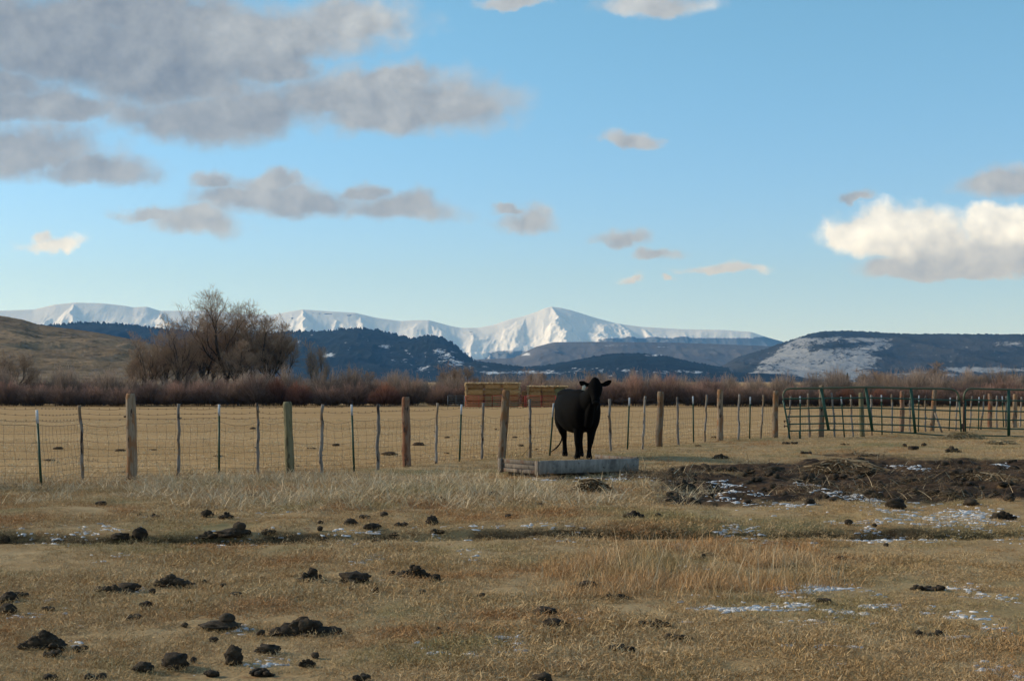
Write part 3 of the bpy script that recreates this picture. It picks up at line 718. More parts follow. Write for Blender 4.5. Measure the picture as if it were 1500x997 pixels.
def post(px, top, bpx, base, typ):
    d = EYE * F / (base - HY)
    if typ[-1:] == 'g': d = 41.5 + (bpx - 1150) * .0305; typ = typ[:-1]
    x1 = (bpx - CX) / F * d; z1 = float(G(x1, d)) - .05
    h = EYE - (top - HY) / F * d; x2 = (px - CX) / F * d
    loc = Vector((x1, d, z1)); L_ = h - z1; dx = x2 - x1
    mb = MB()
    if typ in 'BRO':
        r0 = {'B': .088, 'R': .082, 'O': .083}[typ]
        if bpx > 1140: r0 *= .95
        k = 14; s = np.linspace(0, 1, k)
        s[-2] = 1 - .03 / L_; s[-3] = 1 - .08 / L_
        wob = np.array([(vn(s * 4 + bpx, s * 0 + 1, 3) - .5) * .02, (vn(s * 4 + bpx, s * 0 + 9, 3) - .5) * .02]).T
        if typ == 'O': wob *= 0
        pts = np.stack([dx * s + wob[:, 0], wob[:, 1], L_ * s], -1)
        rad = r0 * (1.04 - .10 * s) * (1 + .10 * (vn(s * 9 + bpx, s * 0, 5) - .5)); rad[-1] *= .80; rad[-2] *= .96
        V, Q, c = tubes(pts[None], rad[None], 16, 1, True)
        a = np.arctan2(V[:, 1], V[:, 0]); V[:, :2] += (.010 * (fbm(a * 2.1 + bpx, V[:, 2] * 3, 3, 4) - .5))[:, None] * 2
        mb.add(V, [Q] + c)
        o = mb.build('wooden_post', {'B': M_post, 'R': M_red, 'O': M_olive}[typ], fence, True)
        if typ == 'R': o['label'] = 'stout reddish brown post stripped of bark'
        elif typ == 'O': o['label'] = 'smooth olive treated post'
    elif typ == 'W':
        k = 16; s = np.linspace(0, 1, k)
        wob = np.stack([(fbm(s * 5 + bpx * 1.7, s * 0, 3, 6) - .5) * .05, (fbm(s * 5 + bpx, s * 0 + 5, 3, 6) - .5) * .05], -1)
        wob -= wob[0:1] * (1 - s[:, None]) + wob[-1:] * s[:, None]
        pts = np.stack([dx * s + wob[:, 0], wob[:, 1], L_ * s], -1)
        r0 = random.uniform(.026, .034); rad = r0 * (1.08 - .16 * s) * (1 + .35 * (vn(s * 14 + bpx, s * 0, 7) - .5))
        mb.tube(pts, rad, 9)
        for q in range(3):
            i = random.randint(3, 13); a = random.uniform(0, 6.28); p0 = pts[i]
            mb.tube([p0, p0 + np.array([math.cos(a) * .06, math.sin(a) * .06, .03])], [.014, .008], 5)
        o = mb.build('wooden_stay', M_stay, fence, True); o['label'] = 'thin crooked grey branch post'
    else:
        tip = 1 - .155 / (L_ / 1.35) * (1.0 if typ == 't' else 2.0)
        if px > 800 and px < 812: tip = .75
        M3 = Matrix.Rotation(math.atan2(dx, L_), 3, 'Y')
        for (mi, s0, s1) in ((0, 0, tip), (1, tip, 1)):
            mb = MB(); ln = (s1 - s0) * L_; zc = (s0 + s1) / 2 * L_; e = .0 if mi == 0 else .0015
            ctr = lambda y_o: tuple(M3 @ Vector((0, y_o, zc)))
            mb.box(ctr(-.003), (.040 + e, .008 + e, ln), M=M3); mb.box(ctr(.0155), (.008 + e, .029 + e, ln - .002), M=M3)
            q = s0 * L_ + .02
            while mi == 0 and q < s1 * L_ - .02:
                mb.box(tuple(M3 @ Vector((0, -.011, q))), (.013, .008, .012), M=M3); q += .054
            if mi == 0:
                o = mb.build('steel_post', M_tgreen, fence); par = o; o['label'] = 'green steel post with whitish tip'
            else:
                o2 = mb.build('painted_tip', M_twhite, par)
    o.location = loc - Vector(fence.location)
    FP.append((px, x1, d, x2, h, typ, z1))
    return o


PO = [(54, 600, 61, 718, 't'), (116, 593, 122, 705, 'W'), (192, 576, 193, 703, 'B'), (262, 591, 261, 700, 'W'), (321, 592, 321, 695, 't'), (376, 590, 378, 696, 'W'), (421, 588, 425, 693, 'O'), (473, 592, 471, 692, 'W'), (515, 592, 519, 690, 't'), (554, 592, 553, 688, 'W'),
      (594, 581, 596, 683, 'R'), (641, 590, 639, 679, 'W'), (676, 592, 673, 677, 't'), (708, 590, 705, 673, 'W'), (742, 571, 734, 675, 'B'), (776, 585, 776, 671, 'W'), (811, 590, 805, 668, 't'), (893, 584, 895, 660, 'W'), (922, 582, 919, 658, 't'), (945, 580, 941, 658, 'W'),
      (968, 573, 965, 654, 'B'), (992, 581, 994, 652, 'W'), (1015, 580, 1016, 649, 't'), (1035, 578, 1032, 648, 'W'), (1055, 570, 1055, 646, 'B'), (1083, 577, 1082, 645, 'W'), (1099, 581, 1098, 643, 't'), (1118, 578, 1114, 643, 'W'), (1136, 572, 1135, 641, 'B'),
      (1158, 580, 1155, 641, 'W'), (1172, 580, 1172, 641, 't'), (1184, 576, 1186, 640, 'W'), (1204, 564, 1203, 640, 'B'), (1218, 575, 1223, 640, 'W'), (1232, 581, 1237, 640, 't'), (1246, 578, 1249, 640, 'W'), (1261, 575, 1263, 639, 'O'), (1276, 578, 1277, 638, 'W'), (1291, 578, 1292, 637, 't'), (1306, 577, 1306, 635, 'W'),
      (1322, 572, 1320, 634, 'R'), (1333, 582, 1333, 633, 'W'), (1346, 579, 1345, 633, 't'), (1356, 579, 1356, 633, 'W'), (1369, 571, 1365, 632, 'B'), (1392, 582, 1390, 631, 't'), (1402, 580, 1400, 631, 'W'), (1424, 580, 1420, 630, 'W'), (1434, 581, 1433, 629, 't'), (1442, 578, 1437, 629, 'W'), (1450, 576, 1450, 628, 'R'), (1460, 579, 1460, 627, 'W'), (1468, 580, 1470, 626, 't'), (1474, 580, 1474, 626, 'W'), (1487, 577, 1486, 626, 'B'), (1496, 581, 1494, 625, 'W'), (1507, 580, 1507, 624, 't'), (1520, 579, 1520, 624, 'W'), (1535, 575, 1535, 623, 'B')]
PO = [(-60, 575, -62, 722, 'B'), (0 - 8, 596, -4, 720, 'W')] + PO
for p in PO: post(*p)
# brace leaning on the post behind the gates
mb = MB(); d = 46.8; a0 = Vector(((1368 - CX) / F * d, d - .1, EYE - (604 - HY) / F * d)); a1 = Vector(((1376 - CX) / F * d, d - .3, float(G(14, d)) - .02))
mb.tube([a0, a1], [.035, .035], 8); o = mb.build('brace', M_stay, fence, True); o.location = -Vector(fence.location)

# wires run along the field side of the posts
mbw = MB(); mbm = MB()
off = Vector(fence.location)
fr = [.93, .84, .73, .64]
for i in range(len(FP) - 1):
    _, xa, da, xa2, ha, ta, za = FP[i]; _, xb, db, xb2, hb, tb, zb = FP[i + 1]
    Ha = 1.27; Hb = 1.27; ga = za + .05; gb = zb + .05; ln = math.hypot(xb - xa, db - da)
    ns = 12; s = np.linspace(0, 1, ns)
    la = (xa2 - xa) / max(ha - za, .5); lb = (xb2 - xb) / max(hb - zb, .5)

    def P_(hf_a, hf_b, s, sag, ph):
        x_ = (xa + la * hf_a) * (1 - s) + (xb + lb * hf_b) * s; y_ = (da + .10) * (1 - s) + (db + .10) * s
        z_ = (ga + hf_a) * (1 - s) + (gb + hf_b) * s - sag * 4 * s * (1 - s) + .012 * (vn(s * 5 + i * 7 + ph * 3, s * 0, 12) - .5)
        return np.stack([x_, y_, z_], -1)
    nb = 3 if i < 8 else 2
    for k_ in range(nb):
        h0 = [1.235, 1.14, 1.05][k_] if nb == 3 else [1.235, 1.13][k_]
        pts = P_(h0, h0, s, random.uniform(.005, .04), k_); mbw.tube(pts - np.array(off), .0030, 3, False)
        q = .12
        while q < ln:
            c = P_(h0, h0, np.array([q / ln]), .015, k_)[0] - np.array(off)
            mbw.tube([c + np.array([-.010, 0, .014]), c + np.array([.010, 0, -.014])], .0022, 3, False); mbw.tube([c + np.array([.010, .004, .014]), c + np.array([-.010, -.004, -.014])], .0022, 3, False); q += .16
    hs = [.97, .83, .69, .56, .44, .33, .23, .14, .06]
    sag = random.uniform(.0, .05) if i % 3 else .07
    for k_, h0 in enumerate(hs):
        mbm.tube(P_(h0, h0, s, sag * h0, 10 + k_) - np.array(off), .0032 if k_ == 0 else .0024, 3, False)
    nv = max(2, int(ln / .155)); kz = 7
    for v in range(nv):
        sv = (v + .5) / nv; f = np.linspace(0, 1, kz); hh = .97 * (1 - f) + .06 * f
        pts = np.stack([P_(h_, h_, np.array([sv]), sag * h_, 10)[0] for h_ in hh]); wv_ = .018 * np.sin(f * 9 + v * .7 + i)
        pts[:, 0] += wv_ * .7 + .03 * (vn(np.array([v * .3 + i]), np.array([0.]), 3)[0] - .5) * np.sin(f * 3); mbm.tube(pts - np.array(off), .0021, 3, False)
mbw.build('barbed_wire', M_wire, fence); o = mbm.build('woven_wire', M_wire, fence)

# ------------------------------------------------------------------ gates
M_gate, t, b = material('green_gate_paint', .45, .4)
gc = t.mix(t.ss(t.noise(t.pos(), 6, 4), .5, .7), (.014, .060, .036), (.022, .070, .045)); t.l.new(gc, b.inputs['Base Color'])
M_gtop, t, b = material('pale_gate_paint', .6, .3)  # lighter olive green for the top rails
t.l.new(t.mix(t.noise(t.pos(), 6, 4), (.07, .085, .05), (.10, .11, .065)), b.inputs['Base Color'])
M_rust, t, b = material('rust', .8, .2); t.l.new(t.mix(t.noise(t.pos(), 20, 3), (.07, .035, .022), (.12, .07, .045)), b.inputs['Base Color'])


def gate(name, label, root_px, dfun, top, rails, uprights, leg=None, ends=None):
    rp = Vector(((root_px - CX) / F * dfun(root_px), dfun(root_px), 0)); g_ = empty(name, rp, label, 'gate', 'green tube gates')

    def W_(px, py, back=0.): d = dfun(px); return np.array([(px - CX) / F * d, d + back, EYE - (py - HY) / F * d]) - np.array(rp)
    mb = MB(); mb.tube([W_(*p) for p in top], .030, 8); mb.build('top_rail', M_gtop, g_, True)
    for r_ in rails:
        mb = MB(); mb.tube([W_(*p) for p in r_], .021, 8); mb.build('rail', M_gate, g_, True)
    for (p0, p1, rad) in uprights:
        mb = MB(); a = W_(*p0, back=-.035); b_ = W_(*p1, back=-.035); mb.box(tuple((a + b_) / 2), (rad * 2, .02, float(np.linalg.norm(b_ - a))), M=Matrix.Rotation(math.atan2(b_[0] - a[0], b_[2] - a[2]), 3, 'Y'))
        mb.build('upright', M_gate, g_)
    for (pts, mat_, nm) in (ends or []):
        mb = MB(); mb.tube([W_(*p) for p in pts], .026, 8); mb.build(nm, mat_, g_, True)
    return g_, W_


d1 = lambda px: 41.4 + (px - 1147) * .0040
arc = [(1147, 586), (1147, 578), (1149, 573), (1152.5, 570), (1158, 569)]
top1 = arc + [(1200, 568.3), (1270, 567), (1334, 568.5), (1392, 569.5), (1398, 571.5), (1402, 575), (1404, 580), (1405, 586)]
rails1 = [[(1147, 584), (1200, 583.3), (1270, 582.5), (1334, 584), (1405, 586.5)], [(1149.5, 598.5), (1200, 597.3), (1270, 597.2), (1334, 599), (1406, 602)],
          [(1152, 610), (1210, 609), (1275, 609.3), (1336, 612), (1407, 615)], [(1154, 621), (1210, 620), (1275, 621), (1338, 623), (1407, 627.5)], [(1156, 631), (1210, 629.6), (1275, 630.5), (1338, 634), (1372, 637), (1408, 638.5)]]
g1, W1 = gate('tube_gate', 'buckled green tube gate left of the joint, its left end standing on two legs', 1270, d1, top1, rails1,
              [((1202.5, 569), (1213, 629), .042), ((1268, 568), (1277, 630), .042), ((1334, 569), (1340, 634), .042), ((1171, 630), (1171.5, 642), .03)],
              ends=[([(1147, 586), (1150, 600), (1154, 621), (1157, 643)], M_gate, 'end_post'), ([(1405, 586), (1406, 602), (1408, 637)], M_gate, 'end_post')])
mb = MB()
for yy_ in (617, 624): mb.tube([W1(1153, yy_), W1(1148, yy_ - .5)], .016, 6); mb.tube([W1(1149, yy_ - 2), W1(1149, yy_ + 2)], .014, 6)
mb.build('hinge_bolts', M_rust, g1)
top2 = [(1411.5, 586), (1412, 579), (1414, 573.5), (1417, 570), (1422, 569), (1477, 570.5), (1545, 572), (1610, 573)]
rails2 = [[(1412, 585.5), (1477, 586.5), (1610, 589)], [(1414, 600.5), (1477, 602.3), (1610, 604)], [(1414, 613.5), (1477, 614.8), (1610, 617)], [(1414, 625.5), (1477, 627.8), (1610, 630)], [(1426, 637.3), (1477, 638.6), (1610, 642)]]
g2, W2 = gate('tube_gate', 'straight green tube gate running out of the right picture edge', 1480, d1, top2, rails2, [((1477, 571), (1477, 638), .045), ((1545, 572), (1545, 640), .045), ((1610, 573), (1610, 643), .045)],
              ends=[([(1411.5, 586), (1411.5, 604), (1411.3, 636)], M_rust, 'end_post'), ([(1414, 586), (1414, 636)], M_gate, 'end_post')])
mb = MB(); mb.box(tuple(W2(1409.5, 624)), (.10, .05, .16), bev=.01); mb.tube([W2(1406, 589), W2(1412, 590)], .02, 6); mb.build('latch', M_rust, g2)

# hay heap at the gate joint and fluff
M_hay = grass_mat('loose_hay', (.30, .235, .125), (.36, .285, .16), (.26, .20, .10), (.28, .25, .13))


def hayheap(px, py, wpx, hpx, label, n=900, Ln=.35, mat=M_hay):
    x0, y0 = hit(px, py); s_ = y0 / F; wx = wpx * s_ / 2; hz = hpx * s_
    mb = MB(); lump(mb, (0, 0, hz * .2), wx * .85, wx * .5, hz * .6, 3, 3, .2)
    k = 4; a = rng.uniform(0, 6.283, n); q = np.sqrt(rng.uniform(0, 1, n)); bx = wx * q * np.cos(a); by = wx * .55 * q * np.sin(a); bz = hz * np.maximum(0, 1 - q ** 2) * rng.uniform(.6, 1.1, n)
    th = rng.uniform(0, 6.283, n); L_ = Ln * rng.uniform(.5, 1, n); s = np.linspace(-.5, .5, k)
    P0 = np.stack([bx[:, None] + np.cos(th)[:, None] * s * L_[:, None], by[:, None] + np.sin(th)[:, None] * s * L_[:, None], bz[:, None] + (.10 - s ** 2 * .9 * rng.uniform(0, 1, (n, 1))) * L_[:, None]], -1)
    V, Q, _ = tubes(P0, np.full((n, k), .006), 3)
    n0 = mb.n; mb.add(V, [Q]); cc = np.zeros((mb.n, 3)); cc[:n0] = (.25, 0, 0); cc[n0:, 0] = np.repeat(rng.uniform(.2, 1, n), k * 3); cc[n0:, 1] = np.repeat((rng.uniform(0, 1, n) < .25) * .6, k * 3)
    o = mb.build('hay_heap', mat, smooth=True, cols=cc); o.location = (x0, y0, float(G(x0, y0)))
    return tag(o, label, 'hay', 'loose hay heaps')


hayheap(1410, 643, 62, 9, 'heap of loose hay lying under the joint of the two gates')
hayheap(1466, 650, 40, 5, 'flat greenish wisp of hay below the right gate', 400)
hayheap(868, 720, 40, 16, 'small heap of dark old hay in the straw before the trough', 350, .3, M_oldhay)
hayheap(1235, 690, 110, 14, 'wide heap of brown hay on the churned soil', 900, .5, M_oldhay)
hayheap(1440, 705, 90, 10, 'low brown hay strewn at the right side of the churned soil', 600, .5, M_oldhay)

# ------------------------------------------------------------------ feed trough
M_bunk, t, b = material('grey_bunk_board', .85, .15)
o_ = t.obj(); st = t.noise(t.mapv(o_, (1, 1, .25)), 14, 5, .7); bl = t.noise(o_, 3, 4, .6)
c = t.mix(t.ss(st, .3, .7), (.19, .172, .148), (.31, .285, .25)); c = t.mix(t.ss(bl, .5, .7), c, (.12, .11, .098)); c = t.mix(t.ss(t.noise(o_, 20, 3), .64, .7), c, (.08, .07, .06))
t.l.new(c, b.inputs['Base Color']); bump(t, b, st, .4, .01)
M_plank = wood_mat('weathered_plank', (.22, .185, .15), (.14, .115, .09), (.05, .04, .032), (.16, .10, .07))
A0 = Vector((.49, 24.95, 0)); ea = Vector((1.87, 1.40, 0)); LL = 2.33; ea.normalize(); eb = Vector((-ea.y, ea.x, 0)); WW = 1.25
tr = empty('feed_trough', A0, 'shallow grey wooden feed trough raised off the soil in front of the cow', 'trough', rz=math.atan2(ea.y, ea.x))
zb, zt = .050, .268


def tbox(name, c, size, mat=M_plank, bev=.006, **kw):
    mb = MB(); mb.box((0, 0, 0), size, bev=bev, **kw); o = mb.build(name, mat, tr); o.location = c; return o


o = tbox('side_board', (LL / 2, .02, (zb + zt) / 2 + .01), (LL, .045, zt - zb + .02), M_bunk, .012); o['label'] = 'long grey front side board'
o.rotation_euler = (R(4), R(.8), 0)
o = tbox('side_board', (LL / 2, WW - .02, .12), (LL, .045, .15), M_bunk, .01); o['label'] = 'far side board'
for xe in (.03, LL - .05):
    for j, (z_, h_) in enumerate(((.255, .070), (.175, .075), (.095, .065))):
        tbox('end_plank', (xe + (.012 if j == 1 else 0), WW / 2, z_), (.035, WW - .12, h_))
    for ye in (.075, WW - .075): tbox('corner_post', (xe - .03 if xe < 1 else xe + .03, ye, .17), (.05, .10, .25))
for j in range(7): tbox('floor_board', (LL / 2, .12 + j * .168, .075 + .003 * (j % 2)), (LL - .12, .155, .025))
for xs in (.25, 1.15, 2.0):
    tbox('skid', (xs, WW / 2, .02), (.14, WW - .15, .085))
tbox('footing_block', (LL - .35, .12, -.005), (.75, .12, .09))
# loose straw stem bits and pale stick behind the trough
mb = MB(); a0 = np.array([.0, 0, 0]); mb.tube([a0, a0 + np.array([.20, .02, .22]), a0 + np.array([.32, .05, .50])], [.008, .006, .004], 5)
o = mb.build('dry_stalk', M_straw, smooth=True)
xx, yv = hit(764, 668); o.location = (xx, yv, float(G(xx, yv))); tag(o, 'single long pale stalk leaning against the wire behind the trough', 'stalk')

# ------------------------------------------------------------------ cow
M_cow, t, b = material('black_hide', .85, .05)
hn = t.noise(t.mapv(t.obj(), (1, 1, .35)), 26, 4, .6)
t.l.new(t.mix(hn, (.0012, .0012, .0012), (.0036, .0032, .003)), b.inputs['Base Color']); bump(t, b, t.noise(t.mapv(t.obj(), (1, 1, .25)), 70, 3, .6), .35, .01)
M_muz, t, b = material('grey_black_muzzle', .8, .08); b.inputs['Base Color'].default_value = (.005, .005, .005, 1)
M_eye, t, b = material('dark_eye', .08, .6); b.inputs['Base Color'].default_value = (.008, .006, .005, 1)
M_tag, t, b = material('pale_tag_plastic', .5, .4); b.inputs['Base Color'].default_value = (.55, .52, .42, 1)
M_hoof, t, b = material('hoof_horn', .8, .1); b.inputs['Base Color'].default_value = (.008, .007, .006, 1)


def chain(mb, pts, radii, side=(1, 0, 0), n=20, sub=5):
    """closed tube with elliptical sections; radii are (across, other)"""
    P0 = np.array(pts, float); R0 = np.array([(r, r) if np.isscalar(r) else r for r in radii], float)
    k = len(P0); tt = np.linspace(0, k - 1, (k - 1) * sub + 1)

    def cr(A_):
        out = []
        for q in tt:
            i = min(int(q), k - 2); f = q - i; p0 = A_[max(i - 1, 0)]; p1 = A_[i]; p2 = A_[i + 1]; p3 = A_[min(i + 2, k - 1)]
            out.append(.5 * ((2 * p1) + (-p0 + p2) * f + (2 * p0 - 5 * p1 + 4 * p2 - p3) * f * f + (-p0 + 3 * p1 - 3 * p2 + p3) * f ** 3))
        return np.array(out)
    Pc = cr(P0); Rc = np.maximum(cr(R0), .004)
    T = np.gradient(Pc, axis=0); T /= np.linalg.norm(T, axis=1, keepdims=True)
    sv = np.array(side, float)[None] - T * (T @ np.array(side, float))[:, None]; sv /= np.linalg.norm(sv, axis=1, keepdims=True); ov = np.cross(T, sv)
    # rounded ends
    e0 = Pc[0] - T[0] * Rc[0].min() * .6; e1 = Pc[-1] + T[-1] * Rc[-1].min() * .6
    ang = np.arange(n) * 2 * np.pi / n
    V = Pc[:, None] + Rc[:, 0, None, None] * sv[:, None] * np.cos(ang)[None, :, None] + Rc[:, 1, None, None] * ov[:, None] * np.sin(ang)[None, :, None]
    K = len(Pc); V = V.reshape(-1, 3); i = np.arange(n); j = (i + 1) % n
    Q = np.concatenate([np.stack([a * n + i, a * n + j, (a + 1) * n + j, (a + 1) * n + i], -1) for a in range(K - 1)])
    V = np.concatenate([V, [e0], [e1]]); Tt = np.concatenate([np.stack([j, i, np.full(n, K * n)], -1), np.stack([(K - 1) * n + i, (K - 1) * n + j, np.full(n, K * n + 1)], -1)])
    mb.add(V, [Q, Tt])


def remeshed(mb, vox, name, mat, parent, sm=4):
    o = mb.build('tmp', mat)
    md = o.modifiers.new('r', 'REMESH'); md.mode = 'VOXEL'; md.voxel_size = vox
    ms = o.modifiers.new('s', 'SMOOTH'); ms.factor = .5; ms.iterations = sm
    dg = bpy.context.evaluated_depsgraph_get(); me = bpy.data.meshes.new_from_object(o.evaluated_get(dg))
    bpy.data.objects.remove(o); me.name = name
    me.polygons.foreach_set('use_smooth', np.ones(len(me.polygons), bool))
    if not me.materials: me.materials.append(mat)
    o = bpy.data.objects.new(name, me); C.objects.link(o); o.parent = parent
    return o


COWD = 31.0; cowx = (780 + 430 / 6.229 - CX) / F * COWD
cow = empty('cow', (cowx, COWD, float(G(cowx, COWD))), 'black cow standing behind the trough and facing the camera', 'cow'); cow.scale = (1.0, 1.0, .985)
mb = MB()
chain(mb, [(-.285, 1.50, 1.20), (-.27, 1.42, 1.16), (-.235, 1.2, 1.12), (-.15, .85, 1.05), (-.08, .5, 1.02), (.0, .15, 1.02), (.085, -.12, 1.02), (.14, -.30, .99), (.17, -.40, .97)],
      [(.13, .18), (.23, .31), (.285, .38), (.37, .46), (.395, .475), (.37, .46), (.335, .44), (.26, .36), (.12, .2)], n=32)
chain(mb, [(-.27, 1.35, 1.38), (-.2, 1.0, 1.43), (-.1, .5, 1.42), (.02, .1, 1.42), (.12, -.15, 1.38)], [(.19, .14), (.21, .11), (.18, .10), (.15, .11), (.13, .12)])      # topline
chain(mb, [(.09, .0, 1.15), (.17, -.25, 1.24), (.245, -.47, 1.40), (.285, -.60, 1.56), (.29, -.64, 1.64)], [(.27, .33), (.235, .29), (.165, .22), (.125, .16), (.10, .10)], n=24)   # neck
chain(mb, [(.16, -.3, .75), (.19, -.42, 1.0), (.24, -.55, 1.25)], [(.10, .13), (.10, .12), (.07, .09)])   # brisket, dewlap
# head
chain(mb, [(.297, -.62, 1.765), (.297, -.69, 1.70), (.297, -.76, 1.58), (.296, -.84, 1.46), (.295, -.91, 1.35), (.295, -.955, 1.27), (.295, -.97, 1.215)],
      [(.045, .045), (.105, .10), (.156, .13), (.134, .125), (.092, .10), (.090, .088), (.068, .055)], n=28)
chain(mb, [(.297, -.62, 1.68), (.297, -.68, 1.56), (.296, -.76, 1.42), (.296, -.84, 1.30)], [(.12, .12), (.14, .12), (.115, .09), (.06, .06)])   # jaw
for s_ in (-1, 1):
    chain(mb, [(.297 + s_ * .10, -.80, 1.615), (.297 + s_ * .125, -.78, 1.60), (.297 + s_ * .13, -.74, 1.585)], [.028, .034, .03], sub=3, n=10)   # brow
    chain(mb, [(.297 + s_ * .055, -1.015, 1.30), (.297 + s_ * .06, -1.01, 1.27)], [.026, .024], sub=3, n=10)   # nostril wing
chain(mb, [(.297, -.63, 1.70), (.297, -.635, 1.765), (.297, -.635, 1.795)], [(.085, .06), (.055, .045), (.022, .025)], n=14)   # poll
# ears (flat, drooping a little at the root)
chain(mb, [(.19, -.66, 1.640), (.12, -.675, 1.635), (.05, -.68, 1.65), (-.005, -.67, 1.678), (-.040, -.66, 1.695)], [(.030, .026), (.052, .026), (.066, .024), (.052, .022), (.022, .018)], side=(0, 0, 1), n=14)
chain(mb, [(.40, -.66, 1.635), (.475, -.675, 1.635), (.545, -.68, 1.66), (.605, -.67, 1.695), (.648, -.66, 1.71)], [(.030, .026), (.050, .026), (.062, .024), (.050, .022), (.022, .018)], side=(0, 0, 1), n=14)
# legs
def leg(pts, rad): chain(mb, pts, [(a * 1.10, b_ * 1.10) for a, b_ in rad], n=16)
leg([(.02, -.02, .95), (-.02, -.06, .70), (-.045, -.09, .50), (-.05, -.11, .37), (-.05, -.09, .22), (-.05, -.10, .115), (-.055, -.135, .045), (-.055, -.145, .03)], [(.14, .17), (.115, .14), (.078, .09), (.064, .07), (.043, .048), (.052, .056), (.062, .075), (.064, .08)])
leg([(.24, -.04, .95), (.255, -.08, .70), (.24, -.11, .50), (.225, -.13, .37), (.205, -.11, .22), (.20, -.12, .115), (.20, -.155, .045), (.20, -.165, .03)], [(.14, .17), (.110, .14), (.078, .09), (.064, .07), (.043, .048), (.050, .056), (.060, .075), (.062, .08)])
leg([(-.36, 1.12, 1.05), (-.37, 1.10, .80), (-.335, 1.12, .62), (-.30, 1.20, .48), (-.285, 1.16, .30), (-.28, 1.12, .12), (-.28, 1.07, .045), (-.28, 1.05, .03)], [(.14, .27), (.13, .23), (.095, .14), (.066, .085), (.046, .055), (.052, .058), (.060, .075), (.062, .08)])
leg([(-.02, 1.12, 1.05), (.03, 1.10, .80), (.06, 1.10, .62), (.07, 1.17, .48), (.075, 1.10, .30), (.08, 1.05, .12), (.08, 1.0, .045), (.08, .98, .03)], [(.16, .27), (.13, .23), (.095, .14), (.064, .085), (.045, .055), (.052, .058), (.060, .075), (.062, .08)])
# tail, swung out to the side
chain(mb, [(-.29, 1.52, 1.34), (-.31, 1.62, 1.15), (-.32, 1.64, .8), (-.325, 1.62, .45), (-.36, 1.6, .29), (-.46, 1.58, .16), (-.60, 1.55, .06)], [.045, .03, .022, .02, .02, .022, .012], n=12)
chain(mb, [(.24, -.02, 1.28), (.262, -.08, 1.05), (.275, -.10, .85), (.265, -.11, .68)], [(.19, .20), (.195, .22), (.16, .19), (.115, .14)], n=20)
chain(mb, [(.0, .0, 1.2), (-.02, -.04, .95), (-.03, -.07, .75)], [(.17, .2), (.16, .2), (.12, .15)], n=20)
body = remeshed(mb, .0135, 'body', M_cow, cow, 5)
for s_ in (-1, 1):
    mb = MB(); lump(mb, (.297 + s_ * .128, -.812, 1.575), .020, .018, .018, 2, 1, 0); mb.build('eye', M_eye, cow, True)
mb = MB(); lump(mb, (.295, -1.005, 1.262), .072, .045, .050, 3, 2, .04); mb.build('muzzle', M_muz, cow, True)
mb = MB(); mb.box((0, 0, 0), (.075, .008, .095), bev=.003); mb.box((0, 0, .05), (.026, .008, .03), bev=.003); o = mb.build('ear_tag', M_tag, cow); o.location = (.056, -.72, 1.56); o.rotation_euler = (R(6), R(12), 0); o['label'] = 'pale tag hanging from the ear on the left of the photo'
for (hx, hy) in ((-.055, -.15), (.20, -.17), (-.28, 1.045), (.08, .975)):
    mb = MB()
    for s_ in (-1, 1): lump(mb, (hx + s_ * .031, hy - .008, .027), .033, .072, .038, 2, 1, .05)
    mb.build('hoof', M_hoof, cow, True)

# ------------------------------------------------------------------ hay stacks and corral panels at the far side of the field
M_bale, t, b = material('hay_bale', .95, .1)
r = t.rnd(); bn = t.noise(t.mapv(t.obj(), (.6, .6, 3)), 5, 5, .7)
c = t.mix(t.ss(bn, .3, .7), (.38, .21, .08), (.55, .34, .145)); c = t.mix(1.0, c, t.mix(r, (.62, .6, .58), (1.15, 1.12, 1.1)), 'MULTIPLY'); c = t.mix(t.ss(r, .78, .82), c, (.24, .22, .10)); c = t.mix(t.m('MULTIPLY', t.ss(r, .25, .0), .6), c, (.2, .11, .05))
t.l.new(c, b.inputs['Base Color']); bump(t, b, bn, 1, .1)
M_loose, t, b = material('rim_light_hay', .95, .1)
t.l.new(t.mix(t.noise(t.pos(), 3, 4), (.55, .39, .20), (.70, .52, .30)), b.inputs['Base Color'])
bale_me = []
for q in range(4):
    bm = bmesh.new(); bmesh.ops.create_cube(bm, size=1); bmesh.ops.scale(bm, vec=(2.34, 1.1, .80), verts=bm.verts)
    bmesh.ops.bevel(bm, geom=list(bm.edges), offset=.15, segments=2, affect='EDGES'); bmesh.ops.subdivide_edges(bm, edges=[e for e in bm.edges if e.calc_length() > .5], cuts=4, use_grid_fill=True)
    for v in bm.verts: v.co += Vector((random.uniform(-.03, .03), random.uniform(-.04, .04), random.uniform(-.03, .03)))
    me = bpy.data.meshes.new('hay_bale'); bm.to_mesh(me); bm.free(); me.materials.append(M_bale); bale_me.append(me)
SD = 192.0; ZF = float(G(0, SD)); sc = SD / F


def bale(x, y, z, label, sx_=1., rz=0):
    o = bpy.data.objects.new('hay_bale', random.choice(bale_me)); C.objects.link(o); o.location = (x, y, z); o.scale = (sx_, 1, .97); o.rotation_euler = (random.uniform(-.02, .02), random.uniform(-.012, .012), rz + random.uniform(-.03, .03)); o.location.y += random.uniform(-.12, .12)
    return tag(o, label, 'hay bale', 'stacked hay bales')


def pxx(px, d=SD): return (px - CX) / F * d


